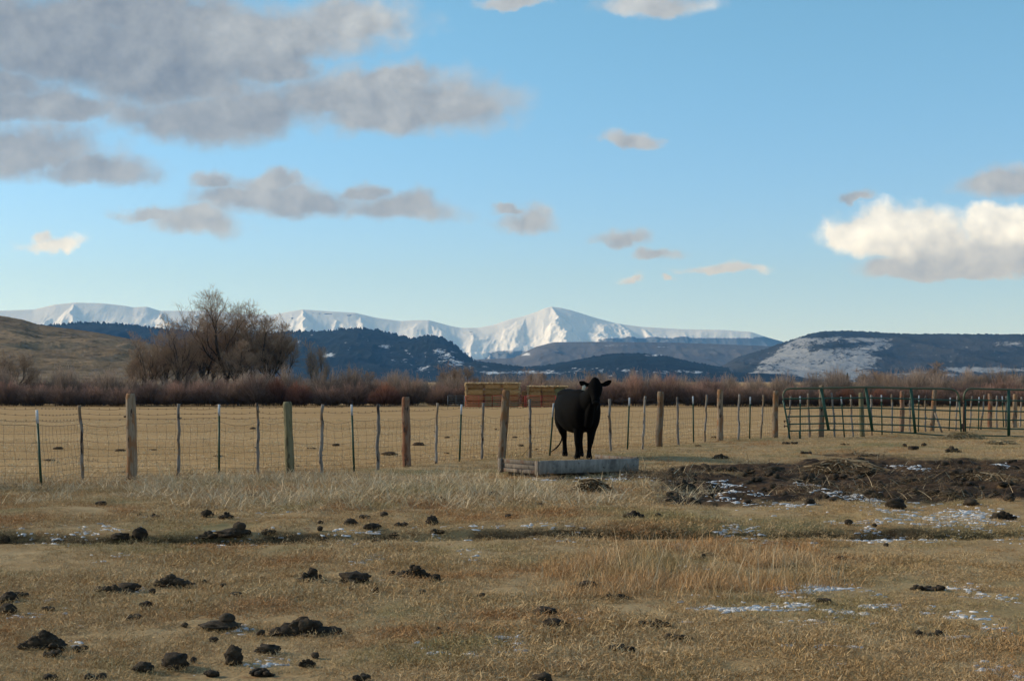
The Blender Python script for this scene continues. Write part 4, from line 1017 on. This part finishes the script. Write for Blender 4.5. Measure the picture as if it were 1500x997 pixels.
rn = ['bottom', 'second', 'third', 'top']; cn = ['left', 'middle', 'right']
x_l, x_r = pxx(683), pxx(761); wcol = (x_r - x_l) / 3
for r_ in range(4):
    for c__ in range(3):
        bale(x_l + wcol * (c__ + .5), SD + .6, ZF + .40 + .80 * r_, f'hay bale in the {rn[r_]} row of the large stack, {cn[c__]} column', wcol / 2.34 * .985)
for r_ in range(3): bale(pxx(768), SD + 1.5, ZF + .36 + .70 * r_, f'short hay bale in the {["bottom", "middle", "top"][r_]} row of the narrow gap stack', .28)
for r_ in range(4):
    zz = ZF + .34 + .70 * r_
    bale(pxx(783), SD + 1, zz, f'hay bale in the {rn[r_]} row of the small stack, left column', .80)
    bale(pxx(804) if r_ < 3 else pxx(803), SD + 1.1, zz, f'hay bale in the {rn[r_]} row of the small stack, middle column', .78)
    if r_ < 4: bale(pxx(821), SD + 1.2, zz - .07 * r_, f'hay bale in the {rn[r_]} row of the small stack, right column', .74)
# loose hay capping the stack tops (strands hanging over the edges); their pale colour paints the sunlit rim
for (xa, xb, zt_, lab) in ((x_l, x_r, ZF + 3.22, 'shaggy hay cap in rim-light colour along the top and left edge of the large stack'), (pxx(774), pxx(830), ZF + 2.80, 'shaggy hay cap in rim-light colour on the small stack')):
    n = 1200; k = 3; xs = rng.uniform(xa - .1, xb + .1, n); ys = SD + rng.uniform(-.05, 1.1, n); zs = zt_ + rng.uniform(-.07, .07, n)
    nl = 260; xs[:nl] = xa - .05 + rng.uniform(-.06, .1, nl); zs[:nl] = rng.uniform(ZF + .1, zt_, nl); ys[:nl] = SD + rng.uniform(-.02, .9, nl)
    xs[nl:nl + 100] = xb + rng.uniform(-.1, .08, 100); zs[nl:nl + 100] = rng.uniform(ZF + .1, zt_, 100)
    th = rng.uniform(0, 6.28, n); L_ = rng.uniform(.15, .4, n); s = np.linspace(-.5, .5, k)
    P0 = np.stack([xs[:, None] + np.cos(th)[:, None] * s * L_[:, None], ys[:, None] + np.sin(th)[:, None] * s * L_[:, None], zs[:, None] - s[None] ** 2 * .4 * L_[:, None] + s[None] * rng.uniform(-.5, .5, (n, 1)) * L_[:, None]], -1)
    V, Q, _ = tubes(P0, np.full((n, k), .045), 3); o = mk('loose_hay', V, [Q], M_loose); tag(o, lab, 'hay', kind='stuff')

M_redp, t, b = material('red_panel_paint', .6, .3); b.inputs['Base Color'].default_value = (.42, .05, .035, 1)
M_greyp, t, b = material('grey_panel_steel', .6, .3); b.inputs['Base Color'].default_value = (.10, .115, .12, 1)


def panel(pa, pb, d, h, mat, label, nrail=6, thick=.034, ztop=None):
    x0, x1 = pxx(pa, d), pxx(pb, d); p_ = empty('corral_panel', ((x0 + x1) / 2, d, float(G(x0, d))), label, 'fence panel', 'corral panels by the hay stacks')
    hw = (x1 - x0) / 2
    for j in range(nrail):
        mb = MB(); z_ = .15 + (h - .15) * j / (nrail - 1); mb.tube([(-hw, 0, z_), (hw, 0, z_)], thick, 5); mb.build('rail', mat, p_)
    for xq, tk in ((-hw, 1.6), (hw, 1.6), (0, 1.)):
        mb = MB(); mb.tube([(xq, -.02, 0), (xq, -.02, h + .03)], thick * tk, 5); mb.build('upright', mat, p_)


panel(656, 680, 186, 1.5, M_greyp, 'grey steel corral panel left of the large hay stack', 6, .03)
panel(682, 721, 187, 1.5, M_redp, 'red corral panel before the left half of the large hay stack')
panel(721, 769, 187, 1.5, M_redp, 'red corral panel before the right half of the large hay stack')
panel(771, 814, 187, 1.5, M_redp, 'bright red corral panel before the small hay stack', 6, .035)

# ------------------------------------------------------------------ willows
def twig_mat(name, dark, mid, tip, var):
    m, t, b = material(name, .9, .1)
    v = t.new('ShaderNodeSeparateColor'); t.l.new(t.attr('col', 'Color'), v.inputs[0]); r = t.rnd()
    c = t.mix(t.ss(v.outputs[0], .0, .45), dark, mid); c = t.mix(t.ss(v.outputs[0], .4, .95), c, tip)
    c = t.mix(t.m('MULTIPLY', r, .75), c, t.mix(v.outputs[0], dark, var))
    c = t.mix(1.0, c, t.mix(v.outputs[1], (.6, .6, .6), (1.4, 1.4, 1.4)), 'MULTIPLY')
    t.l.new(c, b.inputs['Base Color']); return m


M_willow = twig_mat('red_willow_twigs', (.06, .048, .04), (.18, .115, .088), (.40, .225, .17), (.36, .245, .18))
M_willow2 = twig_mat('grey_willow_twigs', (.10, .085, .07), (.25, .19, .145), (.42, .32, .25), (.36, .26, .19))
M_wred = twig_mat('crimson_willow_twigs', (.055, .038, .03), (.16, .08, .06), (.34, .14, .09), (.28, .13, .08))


def bush_mesh(seed, Wd, H, n, mat):
    r = np.random.default_rng(seed); k = 5; s = np.linspace(0, 1, k)
    # stems fan out from the root, ending on a dome
    a = r.uniform(0, 6.283, n); q = np.sqrt(r.uniform(0, 1, n)); dome = np.sqrt(np.clip(1 - q ** 2 * .93, 0, 1))
    lobes = .84 + .16 * np.sin(a * 2 + seed) + r.normal(0, .05, n)
    ex = Wd / 2 * q * np.cos(a) * 1.05; ey = Wd / 2 * q * np.sin(a); ez = H * dome * lobes * r.uniform(.55, 1.0, n) ** .6
    bx = ex * .45 + r.normal(0, .12, n); by = ey * .45 + r.normal(0, .12, n)
    st = r.uniform(0, .35, n)
    mid = .55 + r.uniform(-.1, .1, n)
    P0 = np.zeros((n, k, 3))
    for j, f in enumerate(s):
        g_ = st + (1 - st) * f
        P0[:, j, 0] = bx + (ex - bx) * g_ ** 1.3 + r.normal(0, .07, n); P0[:, j, 1] = by + (ey - by) * g_ ** 1.3 + r.normal(0, .07, n); P0[:, j, 2] = ez * g_ ** (mid) + r.normal(0, .05, n) * (g_ > .1)
    P0[:, :, 2] = np.maximum(P0[:, :, 2], -.1)
    rad = np.linspace(.026, .010, k)[None] * r.uniform(.7, 1.3, n)[:, None]
    V, Q, _ = tubes(P0, rad, 3)
    # side twigs
    n2 = n * 2; src = r.integers(0, n, n2); jj = r.integers(1, k, n2); b0 = P0[src, jj]
    dr = r.normal(0, 1, (n2, 3)); dr[:, 2] = np.abs(dr[:, 2]) * 1.3 + .3; dr /= np.linalg.norm(dr, axis=1, keepdims=True)
    Lt = r.uniform(.25, .7, n2)[:, None]; P1 = np.stack([b0, b0 + dr * Lt * .5, b0 + dr * Lt + np.array([0, 0, .05])], 1)
    V2, Q2, _ = tubes(P1, np.tile(np.array([[.013, .011, .007]]), (n2, 1)), 3)
    Va = np.concatenate([V, V2]); hgt = np.clip(Va[:, 2] / H, 0, 1)
    rnd = np.concatenate([np.repeat(r.uniform(0, 1, n), k * 3), np.repeat(r.uniform(0, 1, n2), 9)])
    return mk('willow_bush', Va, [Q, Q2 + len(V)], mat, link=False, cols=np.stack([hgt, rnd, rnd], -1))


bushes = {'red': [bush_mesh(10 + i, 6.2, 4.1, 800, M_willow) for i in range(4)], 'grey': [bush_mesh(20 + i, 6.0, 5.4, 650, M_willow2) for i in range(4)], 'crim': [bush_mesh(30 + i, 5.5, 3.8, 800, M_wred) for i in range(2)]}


def bush(kind, px, d, sc_, label, group, sz=None):
    src = random.choice(bushes[kind]); o = src.copy(); C.objects.link(o); o.name = 'willow_bush'
    x_ = pxx(px, d); o.location = (x_, d, float(G(x_, d)) - .05); o.rotation_euler = (0, 0, random.uniform(0, 6.28)); sz = sz or sc_
    o.scale = (sc_, sc_ * .9, sz); tag(o, label, 'bush', group)


px = -150.0
while px < 1660:
    gap = 628 < px < 838
    hs = .97 + .12 * math.sin(px * .021) + random.uniform(-.22, .18)
    if 1170 < px: hs *= .80
    if px < 180: hs *= .95
    kind = 'crim' if (395 < px < 440 or 1210 < px < 1300 or 560 < px < 590) else 'red'
    bush(kind, px, random.uniform(197, 200) + (4 if gap else 0), random.uniform(.85, 1.1), ('reddish front row willow bush ' if kind == 'red' else 'rust red front row willow bush ') + bypost(px), 'red willow bushes in the thicket' if kind == 'red' else 'rust red willow bushes', hs)
    px += random.uniform(30, 48)
px = -150.0
while px < 1660:
    hs = .90 + .12 * math.sin(px * .013 + 1) + random.uniform(-.26, .24)
    if 300 < px < 460 or 500 < px < 640: hs += .08
    bush('grey' if random.random() < .6 else 'red', px, random.uniform(205, 212), random.uniform(.9, 1.2), 'brownish second row willow bush ' + bypost(px), 'second row of the willow thicket', hs * .98)
    px += random.uniform(26, 38)
px = -150.0
while px < 1660:
    hs = .95 + random.uniform(-.1, .15)
    if 1190 < px < 1500: hs += .16
    bush('grey', px, random.uniform(222, 236), random.uniform(1.0, 1.35), 'pale rear willow ' + bypost(px), 'pale willows behind the thicket', hs)
    px += random.uniform(30, 46)

# ------------------------------------------------------------------ cottonwoods
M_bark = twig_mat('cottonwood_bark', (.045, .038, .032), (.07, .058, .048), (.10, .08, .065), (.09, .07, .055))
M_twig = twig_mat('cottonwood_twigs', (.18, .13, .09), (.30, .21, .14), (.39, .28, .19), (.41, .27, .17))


def tree_meshes(seed, H, spread=1.0, trunks=1, dens=1.0, lean=0.):
    r = random.Random(seed); big = {}; small = {}

    def put(dic, pts, rad, k):
        dic.setdefault(k, ([], []))[0].append(pts); dic[k][1].append(rad)

    def grow(p, d, L_, rad, lev):
        k = 6 if lev < 3 else 4
        pts = [p.copy()]; dd = d.copy(); seg = L_ / (k - 1)
        for i in range(k - 1):
            wob = .20 if lev < 3 else .30
            dd = dd + Vector((r.gauss(0, wob), r.gauss(0, wob), r.gauss(0, wob * .6) + (.10 if lev else .05)))
            dd.normalize(); p = p + dd * seg; pts.append(p.copy())
        rads = [rad * (1 - .55 * i / (k - 1)) for i in range(k)]
        put(big if lev < 3 else small, [q[:] for q in pts], rads, k)
        if lev >= 5: return
        nch = {0: 7, 1: 5, 2: 5, 3: 4, 4: 3}[lev]
        nch = max(2, int(nch * (dens if lev > 1 else 1) + r.random() * .9))
        for c_ in range(nch):
            f = (.35 + .65 * (c_ + r.random()) / nch) if lev else (.30 + .70 * (c_ + r.random() * .6) / nch)
            i = min(k - 2, int(f * (k - 1))); q = pts[i].lerp(pts[i + 1], f * (k - 1) - i)
            loc = (pts[i + 1] - pts[i]).normalized(); a = r.uniform(0, 6.283)
            perp = loc.orthogonal().normalized(); perp.rotate(Matrix.Rotation(a, 3, loc))
            ang = r.uniform(.45, .95) * spread if lev < 2 else r.uniform(.4, 1.0)
            nd = (loc * math.cos(ang) + perp * math.sin(ang)).normalized()
            rel = r.uniform(.45, .72) * (1.0 - .25 * f if lev == 0 else 1)
            grow(q, nd, L_ * rel, max(.014, rads[i] * r.uniform(.42, .62)), lev + 1)
        if lev < 5: grow(pts[-1], dd, L_ * .5, max(.014, rads[-1] * .8), lev + 1)
    for t_ in range(trunks):
        a = r.uniform(0, 6.28); off_ = Vector((math.cos(a), math.sin(a), 0)) * (.5 * (trunks > 1))
        d0 = Vector((off_.x * .5 + lean, off_.y * .5, 1)).normalized()
        grow(off_ + Vector((0, 0, -.2)), d0, H * r.uniform(.50, .58), H * .021, 0)

    def asm(dic, n):
        Vs = []; Qs = []; Cs = []; o_ = 0
        for k, (ps, rs) in dic.items():
            V, Q, _ = tubes(np.array(ps), np.array(rs), n); Vs.append(V); Qs.append(Q + o_); o_ += len(V)
            Cs.append(np.repeat(np.random.default_rng(seed).uniform(0, 1, len(ps)), k * n))
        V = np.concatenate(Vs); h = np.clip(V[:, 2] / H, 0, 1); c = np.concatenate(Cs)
        return V, np.concatenate(Qs), np.stack([h, c, c], -1)
    V, Q, c = asm(big, 6); V2, Q2, c2 = asm(small, 3)
    zmax = np.percentile(V2[:, 2], 99.3); k = H / zmax; V = V * k; V2 = V2 * k
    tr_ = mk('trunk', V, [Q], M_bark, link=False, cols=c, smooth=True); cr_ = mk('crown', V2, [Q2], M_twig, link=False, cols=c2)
    return tr_, cr_


TM = [tree_meshes(3, 16, 1.0, 1, .95), tree_meshes(8, 14, 1.1, 2, .8), tree_meshes(14, 13, .8, 1, .9), tree_meshes(21, 12, .75, 2, .75), tree_meshes(33, 10, .6, 1, .85), tree_meshes(45, 9, .7, 2, .7)]
TH = [16, 14, 13, 12, 10, 9]


def tree(kind, px, toppx, d, label, group=None, basez=None, rz=None, wide=1.):
    x_ = pxx(px, d); z0 = float(G(x_, d)); H = EYE - (toppx - HY) / F * d - z0; s_ = H / TH[kind]
    cv = np.empty(len(TM[kind][1].data.vertices) * 3, np.float32); TM[kind][1].data.vertices.foreach_get('co', cv); cv = cv.reshape(-1, 3)
    ap = cv[cv[:, 2] > TH[kind] * .8].mean(0)      # turn the tree so that its top leans along the line of sight
    if rz is None: rz = math.pi / 2 * (1 if kind % 2 else -1) - math.atan2(ap[1], ap[0]) + random.uniform(-.25, .25)
    e = empty('cottonwood_tree', (x_, d, z0), label, 'tree', group, rz if rz is not None else random.uniform(0, 6.28)); e.scale = (s_ * wide, s_ * wide, s_)
    for src in TM[kind]:
        o = src.copy(); C.objects.link(o); o.name = src.name.split('.')[0]; o.parent = e


TG = 'bare cottonwoods left of centre'
tree(0, 334, 432, 240, 'tallest bare cottonwood with a broad open crown in the middle of the left grove', TG, wide=1.15)
tree(1, 292, 458, 236, 'bare cottonwood with forked trunk directly left of the tallest', TG, wide=.95)
tree(2, 362, 446, 246, 'bare cottonwood leaning against the right side of the tallest crown', TG)
tree(3, 256, 463, 232, 'slender dark trunked cottonwood third from the left of the grove', TG, wide=.9)
tree(1, 238, 482, 238, 'wide branching lower cottonwood near the left end of the grove', TG)
tree(3, 212, 488, 231, 'leftmost spreading cottonwood of the grove against the brown hill', TG)
tree(2, 312, 460, 250, 'cottonwood half hidden behind the forked trunk left of the tallest', TG)
tree(3, 386, 462, 238, 'russet cottonwood at the right shoulder of the grove', TG)
tree(1, 345, 470, 233, 'low forked cottonwood in front of the tallest tree', TG, wide=.9)
tree(4, 403, 466, 236, 'narrow upright cottonwood just right of the grove', TG, wide=.9)
tree(4, 423, 474, 238, 'thin cottonwood standing apart against the blue foothill', TG, wide=.75)
tree(2, 276, 495, 242, 'brown cottonwood filling the gap between the left trunks', TG)
tree(5, 197, 515, 236, 'small rusty cottonwood at the foot of the brown hill', TG)
tree(5, 462, 500, 228, 'small orange brown tree right of the grove', TG, wide=.6)
tree(4, 368, 500, 231, 'dense low cottonwood in front of the right side of the grove', TG)
BT = 'bare trees behind the willow thicket'
tree(5, 672, 532, 240, 'low bushy bare tree left of the large hay stack', BT, wide=1.2)
tree(5, 655, 536, 246, 'low bare tree at the left of the hay stack trees', BT, wide=1.2)
tree(4, 1368, 531, 262, 'pale airy bare tree above the gate joint', BT, wide=1.3)
tree(5, 1232, 545, 250, 'rounded bare tree behind the left part of the gate', BT, wide=1.5)
tree(5, 1275, 541, 256, 'broad brown bare tree right of the small conifer', BT, wide=1.6)
tree(5, 1305, 543, 252, 'broad brown bare tree behind the middle of the gate', BT, wide=1.6)
tree(5, 1440, 545, 256, 'rounded grey bare tree behind the right gate', BT, wide=1.6)
tree(5, 1475, 545, 250, 'rounded bare tree at the right picture edge', BT, wide=1.5)
tree(5, 15, 512, 226, 'rounded brown tree at the left picture edge before the hill', BT, wide=1.2)
tree(5, 520, 540, 240, 'low grey bare tree in the middle of the thicket', BT, wide=1.4)
tree(5, 787, 540, 250, 'low bare tree behind the hay stacks', BT, wide=1.3)
tree(5, 870, 543, 250, 'low bare tree seen above the head of the cow', BT, wide=1.3)
# the one small conifer
M_con, t, b = material('conifer_needles', .9, .1); b.inputs['Base Color'].default_value = (.02, .032, .022, 1)
d = 262; x_ = pxx(1241, d); z0 = float(G(x_, d)); H = EYE - (545 - HY) / F * d - z0
e = empty('conifer', (x_, d, z0), 'small dark conifer poking above the pale willows left of the right mesa', 'tree')
mb = MB(); mb.tube([(0, 0, 0), (0, 0, H)], [.1, .03], 6); mb.build('trunk', M_bark, e)
n = 900; f = rng.uniform(0, 1, n); a = rng.uniform(0, 6.28, n); L_ = (1 - f) * 1.1 * rng.uniform(.5, 1.1, n) + .1; zb_ = H * (.12 + .86 * f)
P0 = np.stack([np.zeros((n, 3)) + np.stack([0 * f, 0 * f, zb_], -1), np.stack([np.cos(a) * L_ * .5, np.sin(a) * L_ * .5, zb_ - .02], -1), np.stack([np.cos(a) * L_, np.sin(a) * L_, zb_ - .2 * L_], -1)], 1)
V, Q, _ = tubes(P0, np.tile([[.05, .06, .02]], (n, 1)), 4, .5); mk('crown', V, [Q], M_con, e)

# ------------------------------------------------------------------ hills and mountains
def mount(name, prof, D_, front, back, relief, seed, mat, spurs=(), pw=1.5, step=2.0, rowsn=90, snowfn=None, dfun=None, rfreq=1.0, edge=0., lowcut=None, label=None):
    prof = np.array(prof, float); pxs = np.arange(prof[0, 0], prof[-1, 0] + .1, step); py = np.interp(pxs, prof[:, 0], prof[:, 1])
    ker = np.array([1, 2, 3, 2, 1.]) / 9; pp = np.convolve(np.pad(py, 2, 'edge'), ker, 'valid')
    Dr = dfun(pxs) if dfun else np.full(len(pxs), D_)
    zr = (HY - pp) / F * Dr + EYE
    v = np.concatenate([np.linspace(0, 1, rowsn), 1 + np.linspace(0, 1, 14)[1:] ** 1.5])
    U_, Vv = np.meshgrid(pxs, v); ZR = np.broadcast_to(zr, U_.shape); DR = np.broadcast_to(Dr, U_.shape)
    dist = np.where(Vv <= 1, DR * (front + (1 - front) * Vv), DR * (1 + (back - 1) * (Vv - 1)))
    Xw = (U_ - CX) / F * dist
    h = np.where(Vv <= 1, np.clip(Vv, 0, 1) ** pw, np.clip(1 - .9 * (Vv - 1), 0, 1))
    Zb = ZR * h
    wx_ = (fbm(Xw / 500, dist / 300, 4, seed + 70, .6) - .5); wy_ = fbm(Xw / 260, dist / 700, 4, seed + 80, .6) - .5
    for (x0, y0, x1, y1, v1, k_) in spurs:
        f = np.clip((1 - Vv) / (1 - v1), 0, 1); cx_ = x0 + (x1 - x0) * f + 26 * wx_ * np.clip(f * 3, 0, 1); y_c = y0 + (y1 - y0) * f; zc_ = (HY - y_c) / F * dist + EYE
        tent = zc_ - k_ * (1 + 1.3 * wy_) * np.abs(U_ - cx_) / F * dist - 130 * (wy_ + .5) * np.clip(f * 2, 0, 1); tent = np.where((Vv <= 1.02), tent, -1e9)
        tail = np.clip((v1 - Vv) / .15, 0, 1); tent = tent - tail * zc_ * 1.2
        Zb = np.maximum(Zb, tent)
    q = 1000.0 / rfreq
    n = ridged(Xw / q + .25 * fbm(Xw / q, dist / q, 2, seed + 9), dist / (q * 2.0), 5, seed, .55) - .62
    damp = np.clip(np.abs(Vv - 1) * 5, 0, 1) * np.clip(Vv * 4, 0, 1)
    Zw = Zb + relief * n * damp
    # nothing of the front slope may stand above the ridge line seen from the field
    ap = ZR / DR; Zw = np.where(Vv < 1, np.minimum(Zw, (ap - .00002) * dist), Zw)
    if edge: Zw = Zw + edge * np.exp(-((Vv - 1) / .012) ** 2) * fbm(U_ / 1.7, Vv * 40, 2, seed + 3)
    Zw = np.where(Vv <= 0, -8., np.maximum(Zw, -8.)); Zw[-1] = -8
    nr_, nc_ = U_.shape; i_ = (np.arange(nr_ - 1)[:, None] * nc_ + np.arange(nc_ - 1)[None]).ravel()
    o = mk(name, np.stack([Xw, dist, Zw], -1).reshape(-1, 3), [np.stack([i_, i_ + 1, i_ + nc_ + 1, i_ + nc_], -1)], mat, smooth=True)
    pyv = HY - (Zw - EYE) / dist * F
    if snowfn is not None: fattr(o, 'snow', snowfn(U_, pyv, Vv, n).ravel())
    tag(o, label, kind='structure'); return o


def mtn_mat(name, forest, ground_, snow, fs, contrast=.25):
    m, t, b = material(name, .95, .05)
    pos = t.pos(); s_ = t.attr('snow'); n = t.noise(pos, fs, 6, .7); nn = t.noise(t.mapv(pos, (1, .5, 1)), fs * 6, 3, .7)
    v = t.m('ADD', s_, t.m('MULTIPLY', t.m('SUBTRACT', n, .5), contrast * 3)); v = t.m('ADD', v, t.m('MULTIPLY', t.m('SUBTRACT', nn, .5), contrast * 3)); v = t.m('ADD', v, t.m('MULTIPLY', t.m('SUBTRACT', t.noise(t.mapv(pos, (1, .35, 1)), fs * 22, 3, .7), .5), contrast * 3.5))
    base = t.mix(t.ss(t.noise(pos, fs * .5, 4), .35, .65), forest, ground_)
    t.l.new(t.mix(t.ss(v, .42, .62), base, snow), b.inputs['Base Color'])
    bump(t, b, t.m('ADD', n, nn), .25, .03 / fs)
    return m


M_alp = mtn_mat('alpine_snow', (.10, .12, .15), (.20, .22, .25), (.86, .87, .88), .0016, .12)
M_forest = mtn_mat('dark_forest_hill', (.006, .010, .010), (.013, .018, .015), (.50, .53, .56), .0035, .36)
M_mesa = mtn_mat('mesa_sage_and_forest', (.026, .032, .032), (.050, .052, .050), (.29, .295, .295), .004, .34)
M_bare = mtn_mat('bare_foothill', (.085, .08, .075), (.13, .12, .11), (.65, .67, .7), .0025, .15)

FARP = [(-400, 470), (-200, 460), (-60, 457), (0, 455), (50, 453), (80, 446), (110, 443), (150, 444), (185, 448), (195, 450), (215, 449), (234, 455), (262, 455), (300, 455), (372, 461), (400, 461), (425, 456), (444, 453), (470, 455), (520, 458), (550, 465), (586, 470), (605, 469), (628, 468.5), (659, 477), (675, 480), (700, 480), (725, 475), (745, 468),
        (767, 463), (785, 457), (800, 450.5), (808, 449), (820, 450.5), (836, 454), (871, 465), (905, 474), (940, 478.5), (1000, 482), (1060, 483), (1100, 486), (1124, 494), (1146, 500), (1160, 505), (1250, 512), (1500, 512), (1900, 515)]


def alps(U_, py, V_, n):
    s = np.full(U_.shape, 1.05)
    s -= .28 * sstep(n, .12, .22) * sstep(py, 452, 470)
    s -= .75 * sstep(py, 503, 520) * (1 - sstep(np.abs(U_ - 770), 40, 80))   # below the snow line
    s -= .9 * sstep(py, 489, 500) * sstep(U_, 850, 900)
    s -= .36 * sstep(fbm(U_ / 12 + py / 5, py / 2.2, 3, 93), .52, .68) * sstep(U_, 430, 470) * sstep(740 - U_, 0, 60)
    s -= .35 * sstep(fbm(U_ / 20, py / 2.5, 3, 94), .55, .7) * (U_ < 430)
    s -= .40 * np.exp(-((py - 461 - (U_ - 500) * .05) / 1.2) ** 2) * (U_ > 450) * (U_ < 640)
    return s


mount('snow_mountains', FARP, 20000, .86, 1.25, 230, 4, M_alp,
      spurs=[(808, 449, 838, 502, .42, .85), (236, 456, 250, 492, .45, .85), (108, 444, 98, 490, .45, .5), (444, 453, 452, 492, .45, .8), (770, 463, 738, 512, .5, .40), (938, 479, 985, 502, .6, .4), (528, 461, 530, 486, .65, .55), (628, 471, 668, 508, .55, .45), (871, 467, 905, 505, .5, .28),
             (300, 456, 305, 485, .6, .6), (488, 460, 500, 486, .7, .5)],
      pw=1.9, step=1.3, rowsn=130, snowfn=alps, rfreq=1.25, edge=0)


def spots(lst, base=0.):
    def f(U_, py, V_, n):
        s = np.full(U_.shape, base)
        for (x_, y_, rx, ry, a) in lst: s = np.maximum(s, a * .86 * np.clip(1.3 - np.hypot((U_ - x_) / rx, (py - y_) / ry), 0, 1))
        return s + .25 * np.clip(-n, -.3, .3) + .55 * (fbm(U_ / 7 + py / 9, py / 2.2, 3, 67) - .5)
    return f


mount('bare_foothills', [(600, 556), (660, 535), (700, 526), (735, 525), (753, 524), (784, 508), (812, 501), (870, 500.5), (940, 501), (1000, 502), (1060, 504), (1130, 507), (1180, 515), (1260, 540), (1300, 556)], 13000, .75, 1.2, 110, 12, M_bare,
      pw=1.0, step=1.8, rowsn=60, snowfn=spots([(770, 519, 18, 5, .6), (910, 506, 60, 2.0, .5), (1075, 513, 12, 2, .7), (970, 508, 40, 2, .6), (1040, 517, 30, 2, .5)], .1), rfreq=1.5)
mount('forested_foothills', [(-300, 490), (0, 480), (60, 479), (90, 477.5), (109, 475), (140, 474.5), (179, 477), (240, 484), (330, 490), (400, 490), (434, 487), (472, 487), (500, 484), (520, 483), (545, 484.5), (559, 487), (585, 493), (607, 499), (625, 494), (638, 493), (650, 497), (663, 505), (680, 519), (697, 532), (711, 540), (730, 550), (750, 557)],
      8500, .72, 1.2, 120, 22, M_forest, pw=.85, step=1.0, rowsn=80, edge=26, snowfn=spots([(482, 520, 14, 8, .55), (565, 508, 14, 6, .5), (650, 520, 22, 12, .55), (670, 533, 22, 8, .6), (620, 540, 30, 6, .5), (438, 500, 6, 8, .5), (520, 545, 40, 5, .4), (690, 545, 20, 6, .5), (600, 520, 40, 10, .33)], .05), rfreq=2.0)
mount('low_dark_hill', [(560, 556), (620, 545), (660, 536), (700, 530), (735, 534), (767, 538), (800, 536), (836, 530), (870, 523), (905, 518), (940, 518.5), (975, 522), (1010, 530), (1052, 538), (1100, 541), (1140, 541), (1165, 546), (1185, 552), (1200, 557)], 7000, .75, 1.2, 40, 32, M_forest, pw=.9, step=1.2, rowsn=50, edge=10,
      snowfn=spots([(900, 542, 90, 5, .5), (790, 545, 70, 4, .55), (960, 520, 24, 2.5, .6), (1000, 545, 80, 3, .5), (720, 545, 20, 4, .5)], .06), rfreq=2.5)


def mesa(U_, py, V_, n):
    s = np.full(U_.shape, .12)
    slope = sstep(U_ - (1085 + (545 - py) * 1.4), 0, 18) * sstep(1345 - U_ - (py - 490) * .6 + 30 * n, 0, 60) * sstep(py, 491, 497)
    s = np.maximum(s, .66 * slope)
    wv = 26 * (fbm(U_ / 14, py / 6, 3, 90) - .5)
    s = s - .75 * np.clip(1.3 - np.hypot((U_ - 1222 + wv + (py - 507) * 3) / 42, (py - 506 + wv * .3) / 7), 0, 1)
    s = s - .5 * np.clip(1.3 - np.hypot((U_ - 1305) / 30, (py - 518) / 5), 0, 1)
    s = np.maximum(s, .56 * np.clip(1.3 - np.hypot((U_ - 1480) / 40, (py - 503) / 6), 0, 1))
    s = np.maximum(s, .62 * np.clip(1.4 - np.hypot((U_ - 1440) / 110, (py - 542) / 5), 0, 1))
    s = np.maximum(s, .60 * np.clip(1.4 - np.hypot((U_ - 1350) / 60, (py - 548) / 5), 0, 1))
    return s + .3 * np.clip(-n, -.3, .3) + .5 * (fbm(U_ / 9 + py / 7, py / 1.8, 3, 66) - .5)


mount('flat_topped_mesa', [(1030, 557), (1052, 540), (1080, 524), (1120, 512), (1160, 498), (1185, 490), (1204, 486.5), (1240, 485), (1280, 487), (1320, 489.5), (1400, 490), (1500, 490.5), (1700, 494), (2000, 500)], 8200, .70, 1.3, 70, 42, M_mesa, pw=.9, step=1.0, rowsn=80, edge=9, snowfn=mesa, rfreq=3)

M_hill, t, b = material('sagebrush_hill', .95, .05)
pos = t.pos(); hn = t.noise(t.mapv(pos, (1, 1, 2.5)), .012, 6, .65); hm = t.noise(t.mapv(pos, (1, .6, 1)), .11, 5, .75); hk = t.noise(t.mapv(pos, (1, .5, 3)), .03, 5, .6)
c = t.mix(t.ss(hn, .35, .65), (.20, .135, .075), (.29, .205, .12)); c = t.mix(t.m('MULTIPLY', t.ss(hk, .5, .62), .7), c, (.12, .085, .05)); c = t.mix(t.m('MULTIPLY', t.ss(hm, .50, .64), .8), c, (.075, .056, .036))
c = t.mix(t.m('MULTIPLY', t.attr('snow'), t.ss(hm, .42, .5)), c, (.34, .32, .31))
t.l.new(c, b.inputs['Base Color']); bump(t, b, t.m('ADD', hm, hn), .8, 2)
mount('brown_hill', [(-500, 400), (-250, 432), (-100, 450), (-40, 457), (0, 462.5), (32, 468), (58, 476), (96, 481), (140, 487), (192, 497), (240, 508), (300, 524), (360, 540), (410, 555)], 1150, .42, 1.6, 10, 52, M_hill, pw=1.0, step=1.5, rowsn=110, rfreq=14, edge=.5,
      snowfn=spots([(30, 552, 40, 4, .2)], 0))
# sagebrush clumps seen singly on the hill
M_sage, t, b = material('dark_sagebrush', .95, .05); b.inputs['Base Color'].default_value = (.045, .040, .028, 1)

# ------------------------------------------------------------------ haze
mb = MB(); mb.box((0, 9000, 1195), (34000, 46000, 2410)); hz = mb.build('haze', None); hz.data.materials.clear()
mh = bpy.data.materials.new('blue_air'); mh.use_nodes = True; nt = mh.node_tree; nt.nodes.clear()
out = nt.nodes.new('ShaderNodeOutputMaterial'); pv = nt.nodes.new('ShaderNodeVolumePrincipled'); nt.links.new(pv.outputs[0], out.inputs['Volume'])
pv.inputs['Color'].default_value = (.17, .48, 1.0, 1); pv.inputs['Density'].default_value = 3.3e-5; pv.inputs['Anisotropy'].default_value = .1
pv.inputs['Absorption Color'].default_value = (1, 1, 1, 1)
hz.data.materials.append(mh); tag(hz, 'thin blue air between the meadow and the mountains', 'haze', kind='stuff')
